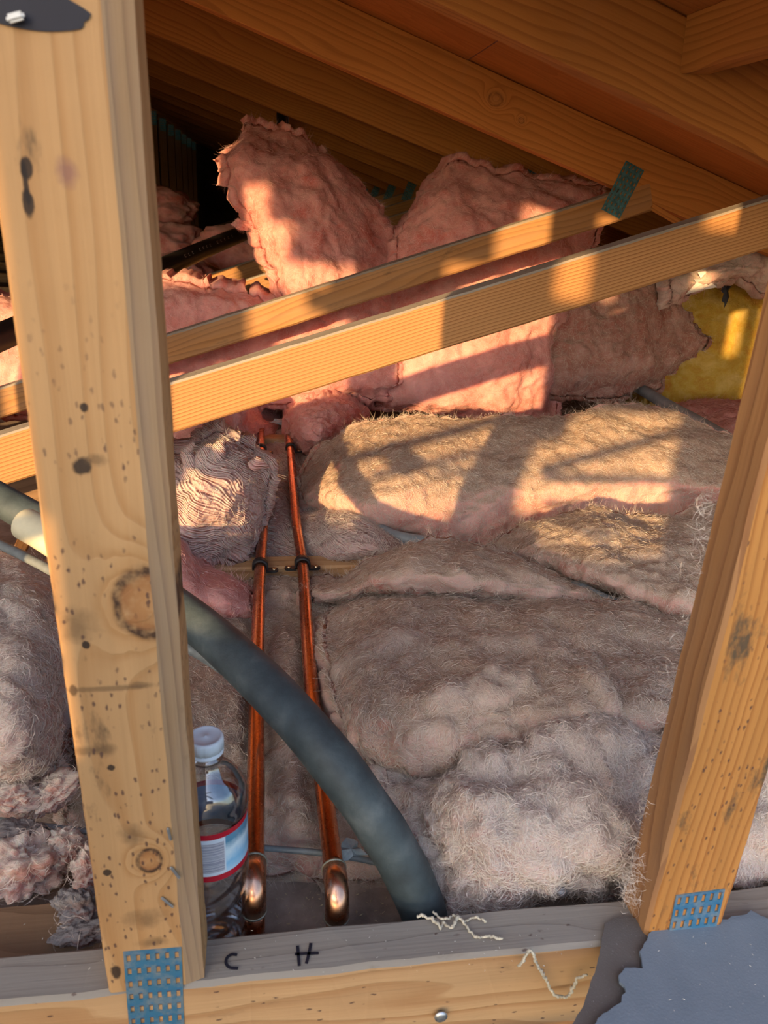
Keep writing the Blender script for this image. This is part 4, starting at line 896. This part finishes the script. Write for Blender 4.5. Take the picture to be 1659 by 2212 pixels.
batt('insulation_batt', 'dim batt beyond third truss, left of the pipes', [
 [(380, 840, 12), (460, 820, 15), (530, 820, 14), (600, 830, 9)],
 [(380, 890, 13), (460, 880, 16), (530, 880, 14.6), (600, 880, 8.4)],
 [(380, 930, 12), (460, 935, 14.5), (530, 935, 13), (600, 925, 7.6)],
 [(380, 975, 7), (460, 985, 8), (530, 985, 7.4), (598, 960, 6)]],
 WL_PINK, amps=(.014, .008, .003), fib=FB_PINK, dens=12000, seed=13)
# standing and leaning batts at the third truss
batt('insulation_batt', 'tall pink batt curling up to the left, leaning on the rafters', [
 [(520, 300, 200), (546, 277, 205), (620, 297, 203), (690, 318, 203), (752, 372, 204)],
 [(490, 335, 186), (540, 330, 184), (635, 345, 186), (715, 370, 189), (785, 420, 196)],
 [(505, 400, 184), (555, 405, 179), (650, 415, 180), (735, 430, 184), (828, 478, 193)],
 [(535, 460, 182), (588, 475, 176), (668, 487, 176), (755, 497, 180), (865, 535, 189)],
 [(562, 530, 180), (612, 548, 173.5), (688, 558, 173), (768, 560, 176), (868, 585, 184)],
 [(598, 590, 178), (642, 604, 172), (708, 615, 171), (780, 618, 173), (862, 630, 180)],
 [(628, 650, 176), (668, 664, 171), (730, 675, 170), (798, 675, 171), (855, 680, 176)],
 [(670, 715, 176), (706, 725, 171), (748, 728, 170), (800, 725, 171), (850, 720, 176)]],
 WL_PINK, mode='Y', amps=(.02, .006, .0012), sk=(-.15, 1, 0), depth=.09, fib=FB_PINK, dens=34000, seed=14, folds=.006, fdir=(.9, 0, .5), fscale=24, ragged=.016, flen=.026)
batt('insulation_batt', 'square pink batt standing upright behind both crossing webs', [
 [(905, 440, 195), (965, 360, 196), (1080, 372, 197), (1190, 386, 198), (1302, 404, 196)],
 [(872, 500, 186), (960, 440, 183), (1080, 440, 183), (1190, 440, 185), (1293, 450, 189)],
 [(852, 570, 181), (950, 540, 177), (1070, 530, 177), (1180, 530, 178), (1280, 530, 184)],
 [(840, 650, 178), (940, 640, 172.5), (1060, 630, 172), (1170, 630, 173), (1250, 630, 180)],
 [(832, 720, 177), (930, 720, 171), (1050, 720, 170), (1150, 715, 171.5), (1228, 715, 180)],
 [(822, 790, 176), (920, 800, 169.5), (1040, 800, 169), (1140, 800, 170.5), (1218, 800, 180)],
 [(806, 850, 176), (900, 862, 169.5), (1030, 865, 168.5), (1130, 865, 170), (1203, 858, 179)],
 [(815, 873, 178), (940, 896, 173), (1050, 903, 172), (1130, 906, 172.5), (1194, 900, 178)]],
 WL_PINK, mode='Y', amps=(.018, .006, .0012), sk=(0, 1, 0), depth=.10, fib=FB_PINK, dens=38000, seed=15, folds=.005, fdir=(.8, 0, .6), fscale=22, ragged=.009, flen=.026)
batt('insulation_batt', 'low pink batt behind the left ends of both webs', [
 [(-40, 645, 190), (150, 630, 187), (335, 612, 184), (450, 627, 181), (560, 644, 179), (700, 672, 177), (860, 690, 177)],
 [(-40, 668, 181), (150, 655, 178), (335, 645, 176), (450, 655, 174), (560, 668, 173), (700, 690, 171), (860, 715, 172)],
 [(-40, 740, 177), (150, 735, 174), (335, 730, 172), (450, 740, 171), (560, 745, 170.5), (700, 760, 170), (860, 775, 171)],
 [(-40, 830, 174), (150, 830, 171), (335, 825, 170), (450, 825, 169), (560, 825, 169), (700, 825, 169), (860, 825, 170)],
 [(-40, 900, 174), (150, 895, 171), (335, 890, 170), (450, 885, 170), (560, 875, 171), (700, 860, 172), (840, 850, 172)]],
 WL_PINK, mode='Y', amps=(.014, .006, .0014), sk=(0, 1, 0), depth=.14, fib=FB_PINK, dens=22000, seed=16, ragged=.01)
batt('insulation_batt', 'brownish shaded batt with a torn pointed right end', [
 [(1180, 560, 183), (1280, 565, 183), (1375, 575, 184), (1442, 603, 186)],
 [(1180, 660, 179), (1280, 660, 179), (1385, 655, 180), (1475, 668, 185)],
 [(1180, 740, 176), (1280, 740, 175), (1390, 735, 177), (1520, 745, 185)],
 [(1180, 800, 175), (1280, 805, 174), (1372, 800, 175), (1475, 788, 183)],
 [(1180, 850, 177), (1290, 857, 177), (1350, 852, 178), (1415, 835, 183)]],
 WL_BROWN, mode='Y', amps=(.014, .006, .0014), sk=(0, 1, 0), depth=.12, fib=FB_TAN, dens=26000, seed=17, ragged=.016)
batt('insulation_batt', 'old mustard yellow batt behind the torn pink end, far right', [
 [(1400, 560, 199), (1520, 575, 195), (1620, 585, 193), (1690, 590, 193)],
 [(1400, 680, 195), (1520, 690, 190), (1620, 690, 188), (1690, 690, 189)],
 [(1400, 790, 193), (1520, 790, 188), (1620, 790, 186), (1690, 790, 187)],
 [(1400, 880, 192), (1520, 885, 187), (1620, 885, 186), (1690, 885, 186)]],
 WL_YELLOW, mode='Y', amps=(.008, .004, .003), sk=(0, 1, 0), depth=.14, fib=FB_YEL, dens=16000, seed=18)
batt('insulation_batt', 'crumpled pink batt drooping over the yellow one, far right', [
 [(1455, 575, 185), (1520, 550, 183), (1600, 535, 181), (1680, 520, 180)],
 [(1450, 605, 179), (1530, 585, 176), (1610, 565, 174), (1680, 555, 174)],
 [(1455, 640, 177), (1520, 610, 175), (1600, 592, 173), (1680, 600, 173)],
 [(1450, 660, 178), (1500, 625, 177), (1590, 605, 175), (1680, 640, 174)]],
 WL_PALE, mode='Y', amps=(.012, .010, .004), sk=(0, 1, 0), depth=.04, fib=FB_PINK, dens=30000, seed=19, ragged=.016)
batt('insulation_batt', 'low pink batt under the yellow one, by the right stud', [
 [(1400, 880, 9), (1490, 862, 13), (1580, 865, 15), (1700, 870, 15)],
 [(1410, 905, 10), (1500, 900, 14.4), (1590, 900, 16.6), (1700, 905, 16.6)],
 [(1430, 930, 9), (1510, 945, 13), (1600, 960, 15), (1700, 965, 15)],
 [(1450, 945, 6), (1520, 965, 8), (1600, 985, 10), (1700, 990, 10)]],
 WL_PINK, amps=(.012, .006, .003), fib=FB_PINK, dens=16000, seed=20)
# far left
batt('insulation_batt', 'large pale batt at far left, half behind the left stud', [
 [(-110, 1190, 14), (0, 1204, 15), (60, 1214, 14.6), (110, 1234, 13), (152, 1255, 10)],
 [(-110, 1260, 17.4), (0, 1270, 18.4), (60, 1275, 17.8), (112, 1290, 15.6), (150, 1310, 11.6)],
 [(-110, 1385, 18.6), (0, 1395, 19.4), (60, 1396, 18.6), (112, 1396, 16.4), (142, 1400, 12)],
 [(-110, 1520, 17.8), (0, 1530, 18.6), (58, 1530, 17.8), (106, 1520, 15.6), (130, 1500, 11.6)],
 [(-110, 1640, 14), (0, 1648, 15), (58, 1648, 14.4), (100, 1640, 13), (122, 1620, 10)],
 [(-110, 1695, 9), (0, 1705, 9.4), (58, 1702, 9), (98, 1692, 8.6), (118, 1685, 7)]],
 WL_PALE, amps=(.012, .006, .0018), fib=FB_PALE, dens=140000, seed=21, flen=.016)
for i, (lab, px, py, z, r, rot, mt) in enumerate([
 ('torn white tuft above the low wire, far left edge', 20, 1720, .105, (.022, .016, .013), (0, .2, .3), WL_PALE),
 ('frayed tuft hanging under the large pale batt, left of stud', 110, 1715, .095, (.022, .014, .013), (.2, -.2, .6), WL_PALE),
 ('grey flap of wool lying over the low wire, far left', 25, 1800, .096, (.02, .011, .006), (.1, .15, .2), WL_GREY),
 ('ball of pink and white wool below the wire, far left', 40, 1872, .078, (.030, .022, .026), (.3, .1, .4), WL_PALE),
 ('rounded pale clump just left of the left stud, below the wire', 140, 1832, .077, (.020, .016, .016), (0, .3, .1), WL_PALE),
 ('narrow pale clump behind the left stud, lower left', 196, 1880, .068, (.014, .014, .026), (.2, 0, .2), WL_PALE),
 ('dusty grey wool lump lying on the stained board', 168, 1962, .078, (.0165, .0125, .015), (.2, .6, .2), WL_GREY),
 ('small grey tuft on the stained board, beside the left stud', 176, 2018, .073, (.0185, .010, .009), (.1, .1, .1), WL_GREY)]):
    tuft('insulation_tuft', lab, PZ(px, py, z), r, mt, FB_PALE if mt is not WL_GREY else FB_TAN, rot, 30+i, dens=60000 if mt is not WL_GREY else 16000)
# flame shaped curls on top of the wavy batt (parts of it)
def flame(parent, pts, rad, mat):
    C = catmull([PY(x, y, Y/100) for x, y, Y in pts], 26); n = len(C); rr = rad*np.sin(np.linspace(.9, math.pi-.02, n))**.8; rr[0] = rad*.8
    V, F, Ft = tube_VF(C, rr, 16); V = V+(fbm(V*[90, 90, 25], 3)*.004)[:, None]*np.array([1, .3, .2]); o = C[0]; link('curl', np_mesh('curl', V-o, F, mat, Ft), parent, Matrix.Translation(o))
flame(wavy, [(400, 1060, 100), (404, 1025, 101), (408, 1000, 102), (404, 980, 103), (412, 965, 103), (423, 955, 103)], .010, WL_LAYER)
flame(wavy, [(440, 1050, 101), (436, 1010, 102), (440, 985, 103), (452, 968, 104), (462, 960, 105)], .012, WL_LAYER)
flame(wavy, [(470, 1050, 101), (464, 1010, 102), (468, 980, 103), (474, 960, 104), (482, 947, 105)], .011, WL_LAYER)
flame(wavy, [(540, 1010, 104), (555, 1000, 104), (568, 1003, 104), (584, 1010, 104)], .009, WL_LAYER)
# pieces in the dark at the far left
for i, (lab, px, py, Y, r, rot) in enumerate([
 ('ragged dim batt topmost in the dark corner behind the left stud', 340, 448, 3.6, (.17, .12, .085), (0, .08, .1)),
 ('dim batt below the ragged one in the dark corner', 355, 540, 3.4, (.19, .14, .11), (0, 0, .2)),
 ('dim batt right of the drain pipe, under the curled one', 520, 545, 3.2, (.17, .12, .09), (0, .1, -.1)),
 ('dim crumpled batt below the drain pipe, by the left stud', 385, 600, 2.9, (.12, .10, .08), (0, .1, 0))]):
    tuft('insulation_batt', lab, PY(px, py, Y), r, WL_PINK, None, rot, 70+i, amp=.16)
o = tuft('insulation_tuft', 'glowing pink shred at the far left edge of the photo', PY(2, 672, 1.9), (.035, .02, .016), WL_PINK, FB_PINK, (0, -.2, 0), 80)
o = tuft('insulation_tuft', 'small pink shred sticking out left of the curling batt', PY(524, 486, 1.83), (.022, .014, .010), WL_PINK, FB_PINK, (0, .1, 0), 81, dens=60000)

# ------------------------------------------------------------------ loose lumber
brd = board('wood_offcut', (-.40, TY[0]+TT+.004, .052), (-.118, TY[0]+TT+.004, .052), fr, .034, .055, W_DARK, None, seg=20, jit=.001, cham=.003); 
tag(brd, 'dark stained board lying behind the chord at lower left', 'board')
p0, p1 = PY(330, 672, 2.5), PY(660, 560, 2.5)
tag(board('loose_board', p0, p1, fr, .085, .036, W_FIR2, None), 'dim yellowish board sloping in the dark, right of the left stud', 'board')
p0, p1 = PY(430, 665, 2.35), PY(700, 600, 2.35)
tag(board('loose_board', p0, p1, fr, .07, .036, W_RAFT, None), 'brown board behind the low pink batt and curling batt', 'board')
# pointed stake end catching sun
bm = bmesh.new(); pts = [PY(571, 604, 2.0), PY(618, 589, 2.0), PY(700, 560, 2.0), PY(700, 640, 2.0), PY(660, 627, 2.0)]
vs = [bm.verts.new(p) for p in pts]; f = bm.faces.new(vs); e = bmesh.ops.extrude_face_region(bm, geom=[f]); bmesh.ops.translate(bm, vec=(0, .036, 0), verts=[v for v in e['geom'] if isinstance(v, bmesh.types.BMVert)])
bmesh.ops.recalc_face_normals(bm, faces=bm.faces); c = Vector(pts[0]); bmesh.ops.translate(bm, vec=-c, verts=bm.verts)
tag(link('pointed_board', bm_mesh('pointed_board', bm, W_FIR2), None, Matrix.Translation(c), smooth=False), 'sunlit pointed board end below the curling pink batt', 'board')
# dark lumber at the left below the web
p0, p1 = PY(-60, 1078, 1.13), PY(150, 1035, 1.13)
tag(board('loose_board', p0, p1, fr, .05, .036, W_DARK, None), 'dark board in the shade under the web, far left', 'board')
p0, p1 = PY(20, 1230, 1.06), PY(75, 1120, 1.06)
tag(board('loose_board', p0, p1, fr, .018, .018, W_RAFT, None), 'thin red brown stick leaning behind the grey cable, far left', 'board')

# ------------------------------------------------------------------ felt, scraps, threads
def sheet(name, poly, label, mat, zf, th=.0025, parent=None):
    """Torn sheet: outline in the picture plane dropped on the surface z = zf(y-world)."""
    P = []
    for x, y in poly:
        z = .093
        for _ in range(12):
            q = PZ(x, y, z); z = zf(q[0], q[1])
        P.append(PZ(x, y, z))
    bm = bmesh.new(); vs = [bm.verts.new(p) for p in P]; f = bm.faces.new(vs); bmesh.ops.triangulate(bm, faces=[f]); 
    e = bmesh.ops.extrude_face_region(bm, geom=bm.faces[:]); bmesh.ops.translate(bm, vec=(0, 0, -th), verts=[v for v in e['geom'] if isinstance(v, bmesh.types.BMVert)])
    bmesh.ops.recalc_face_normals(bm, faces=bm.faces); c = Vector(P[0]); bmesh.ops.translate(bm, vec=-c, verts=bm.verts)
    o = link(name, bm_mesh(name, bm, mat), parent, Matrix.Translation(c), smooth=False)
    return o
def rough(poly, amp=3.2, step=9, seed=0, skip=()):
    out = []; r = np.random.default_rng(seed)
    for k in range(len(poly)):
        a, b = np.array(poly[k], float), np.array(poly[(k+1) % len(poly)], float); m = max(1, int(np.linalg.norm(b-a)/step))
        for j in range(m): out.append(tuple(a+(b-a)*j/m+(r.normal(size=2)*amp*.4 if j and k not in skip else 0)))
    return out
fe = empty('felt_sheet', PZ(1450, 2100, .095), 'torn roofing felt at lower right with a ragged brown underlayer', 'felt')
zf1 = lambda x, y: .0925+max(0, .362-y)*-.10
zf2 = lambda x, y: .0965+max(0, .362-y)*-.06
sheet('lower_layer', rough([(1306, 1994), (1345, 1976), (1378, 1985), (1425, 1992), (1500, 2050), (1480, 2200), (1470, 2330), (1190, 2330), (1236, 2212), (1262, 2165), (1287, 2090), (1299, 2040)], 2.5, 10, 1), '', M_FELT2, zf1, parent=fe)['label'] = 'brown lower layer'
o = sheet('upper_layer', rough([(1428, 1992), (1440, 1996), (1572, 1986), (1580, 1979), (1612, 1975), (1622, 1966), (1659, 1985), (1760, 1990), (2300, 1960), (2300, 2340), (1230, 2340), (1290, 2200), (1318, 2180), (1342, 2165), (1343, 2150), (1352, 2143), (1349, 2130), (1338, 2120), (1336, 2107), (1350, 2090), (1388, 2092), (1386, 2070), (1381, 2055), (1398, 2030), (1400, 2018)], 2.2, 8, 2), '', M_FELT, zf2, parent=fe); o['label'] = 'blue grey upper layer'
# crumbs on the felt and threads on the chord
tuft_p = [(1460, 2012), (1480, 2010), (1637, 2075), (1641, 2083), (1604, 2180)]
def thread(label, pts, z, r=.0011, mode='z', Y=None):
    C = catmull([PZ(x, y, z+.0015*math.sin(k*1.7)) if mode == 'z' else PY(x, y, Y-.002*abs(math.sin(k))) for k, (x, y) in enumerate(pts)], 14*len(pts))
    C = C+np.stack([fbm(C*400+k*9, 2) for k in range(3)], 1)*.0012; R = r*(.7+.9*np.abs(noise(C*500)))
    tag(tube('dusty_thread', C, R, M_WEB, None, 8), label, 'thread')
thread('pale dusty thread zigzagging along the back edge of chord', [(900, 1978), (935, 1985), (950, 2005), (958, 1992), (975, 2004), (990, 1982), (1010, 2005), (1030, 2025), (1060, 2022), (1085, 2030)], .0915)
thread('pale dusty thread hanging down the chord front near felt', [(1120, 2088), (1145, 2055), (1160, 2085), (1175, 2110), (1190, 2140), (1205, 2152), (1230, 2148), (1243, 2120), (1266, 2105)], 0, mode='Y', Y=TY[0]-.006)
thread('pale dusty thread tangled on the chord edge, crossing the zigzag one', [(935, 1972), (960, 1985), (985, 1976), (1002, 1990), (1025, 1980), (1050, 1990)], .092, .0009)
def wisps(parent, pts, n, mat, length, seed, rad=.004):
    r_ = np.random.default_rng(seed); C = catmull(pts, 60); P_ = C[r_.integers(0, 60, n)]+r_.normal(size=(n, 3))*rad; N_ = r_.normal(size=(n, 3)); N_ /= np.linalg.norm(N_, axis=1)[:, None]
    return strands(parent, P_, N_, r_, length, .0002, .004, mat, 'clinging_fibers')
std2 = bpy.data.objects['stud.001']
wisps(std2, [PY(x, y, Y) for x, y, Y in ((1345, 1945, .396), (1365, 1890, .394), (1372, 1840, .396), (1392, 1760, .397), (1420, 1640, .398), (1500, 1190, .399), (1530, 1060, .399))], 420, FB_PALE, .014, 3, .002)
wisps(std2, [PY(x, y, Y) for x, y, Y in ((1385, 1850, .385), (1375, 1900, .385), (1372, 1950, .38))], 260, FB_PALE, .012, 4, .005)
def scrap(name, label, cat, px, py, z, w, h, mat, seed, tilt=.3, mode='z', th=.0008):
    r = np.random.default_rng(seed); n = 14; a = np.linspace(0, 2*math.pi, n, endpoint=False); rad = 1+r.normal(size=n)*.28; c = PZ(px, py, z) if mode == 'z' else PY(px, py, z)
    bm = bmesh.new(); vs = [bm.verts.new((w*rad[k]*math.cos(a[k]), h*rad[k]*math.sin(a[k]), .25*min(w, h)*r.normal())) for k in range(n)]; cv = bm.verts.new((0, 0, .3*min(w, h)))
    for k in range(n): bm.faces.new((vs[k], vs[(k+1) % n], cv))
    e = bmesh.ops.extrude_face_region(bm, geom=bm.faces[:]); bmesh.ops.translate(bm, vec=(0, 0, th), verts=[v for v in e['geom'] if isinstance(v, bmesh.types.BMVert)]); bmesh.ops.recalc_face_normals(bm, faces=bm.faces)
    M = Matrix.Translation(Vector(c)) @ Matrix.Rotation(tilt if mode == 'z' else math.pi/2-.2, 4, 'X')
    return tag(link(name, bm_mesh(name, bm, mat), None, M, smooth=False), label, cat)
scrap('paper_scrap', 'white torn paper bit lying on the big rolling batt', 'paper', 708, 1025, .132, .010, .006, M_PAPER, 1, .5)
scrap('paper_scrap', 'white chip on the wool ball, far left', 'paper', 76, 1838, .092, .0034, .003, M_PAPER, 2, .5)
scrap('paper_scrap', 'crumpled white paper in the torn end of far right batt', 'paper', 1525, 605, 1.76, .040, .023, M_PAPER, 3, mode='Y')
scrap('dark_hole_patch', 'black patch drawn for a dark hole in the yellow batt', 'paper', 1567, 628, 1.84, .012, .030, M_INK_HOLE, 4, mode='Y')  # shade inside a hole, put in as a flat black piece
scrap('sealant_blob', 'grey sealant flap beside right copper pipe, near its elbow', 'scrap', 757, 1836, .085, .0105, .0075, M_LEAD, 5, .6, th=.002)
scrap('grey_scrap', 'grey scrap caught on the right copper pipe, far back', 'scrap', 612, 912, .112, .022, .007, M_LEAD, 6, .5)
nail_head(PZ(1212, 1926, .075), (0, -.75, .65), None, .0046).name = 'loose_nail'
tag(bpy.data.objects['loose_nail'], 'galvanised nail head in the dark gap behind the chord', 'nail')
# crumbs of debris
dm = [((.55, .42, .22), 'wood_crumbs')]
M_CRUMB = plain('crumbs', (.55, .44, .26), .9, 0, 60, .3); M_CRUMB2 = plain('pale_crumbs', (.6, .58, .52), .9, 0, 60, .2)
def crumbs(name, label, n, region, zfun, mat, smin, smax, seed, long=2.5):
    r = np.random.default_rng(seed); V = []; F = []; T = []
    for k in range(n):
        px, py = region(r); z = zfun(px, py, r); c = PZ(px, py, z); L = r.uniform(smin, smax); w = L/r.uniform(1.4, long*1.6); a = r.uniform(0, math.pi); t = np.array([math.cos(a), math.sin(a), r.normal()*.3]); b = np.array([-math.sin(a), math.cos(a), 0]); nn = np.array([0, 0, 1.])
        b0 = len(V); V += [c-t*L, c+b*w*.5, c+t*L, c-b*w*.5, c+nn*w*.6, c-nn*w*.4]; T += [[b0, b0+1, b0+4], [b0+1, b0+2, b0+4], [b0+2, b0+3, b0+4], [b0+3, b0, b0+4], [b0+1, b0, b0+5], [b0+2, b0+1, b0+5], [b0+3, b0+2, b0+5], [b0, b0+3, b0+5]]
    V = np.array(V); c = V.mean(0); o = link(name, np_mesh(name, V-c, np.zeros((0, 4)), mat, T), None, Matrix.Translation(c), smooth=False); tag(o, label, 'debris', None, 'stuff')
crumbs('wood_crumbs', 'straw coloured crumbs and splinters strewn round the pipe elbows', 130, lambda r: (r.uniform(575, 880), r.uniform(1845, 2000)), lambda x, y, r: .0425+.0 if y > 1895 else .045+(1895-y)*.0005, M_CRUMB, .0006, .0022, 1, 4)
crumbs('pale_crumbs', 'tiny pale crumbs on the grey chord top', 90, lambda r: (r.uniform(0, 1300), r.uniform(1995, 2100)), lambda x, y, r: .0895, M_CRUMB2, .0004, .0011, 2)
crumbs('felt_crumbs', 'tiny pale crumbs lying on the felt', 16, lambda r: (r.uniform(1400, 1659), r.uniform(2005, 2212)), lambda x, y, r: .0968, M_CRUMB2, .0006, .0014, 3)
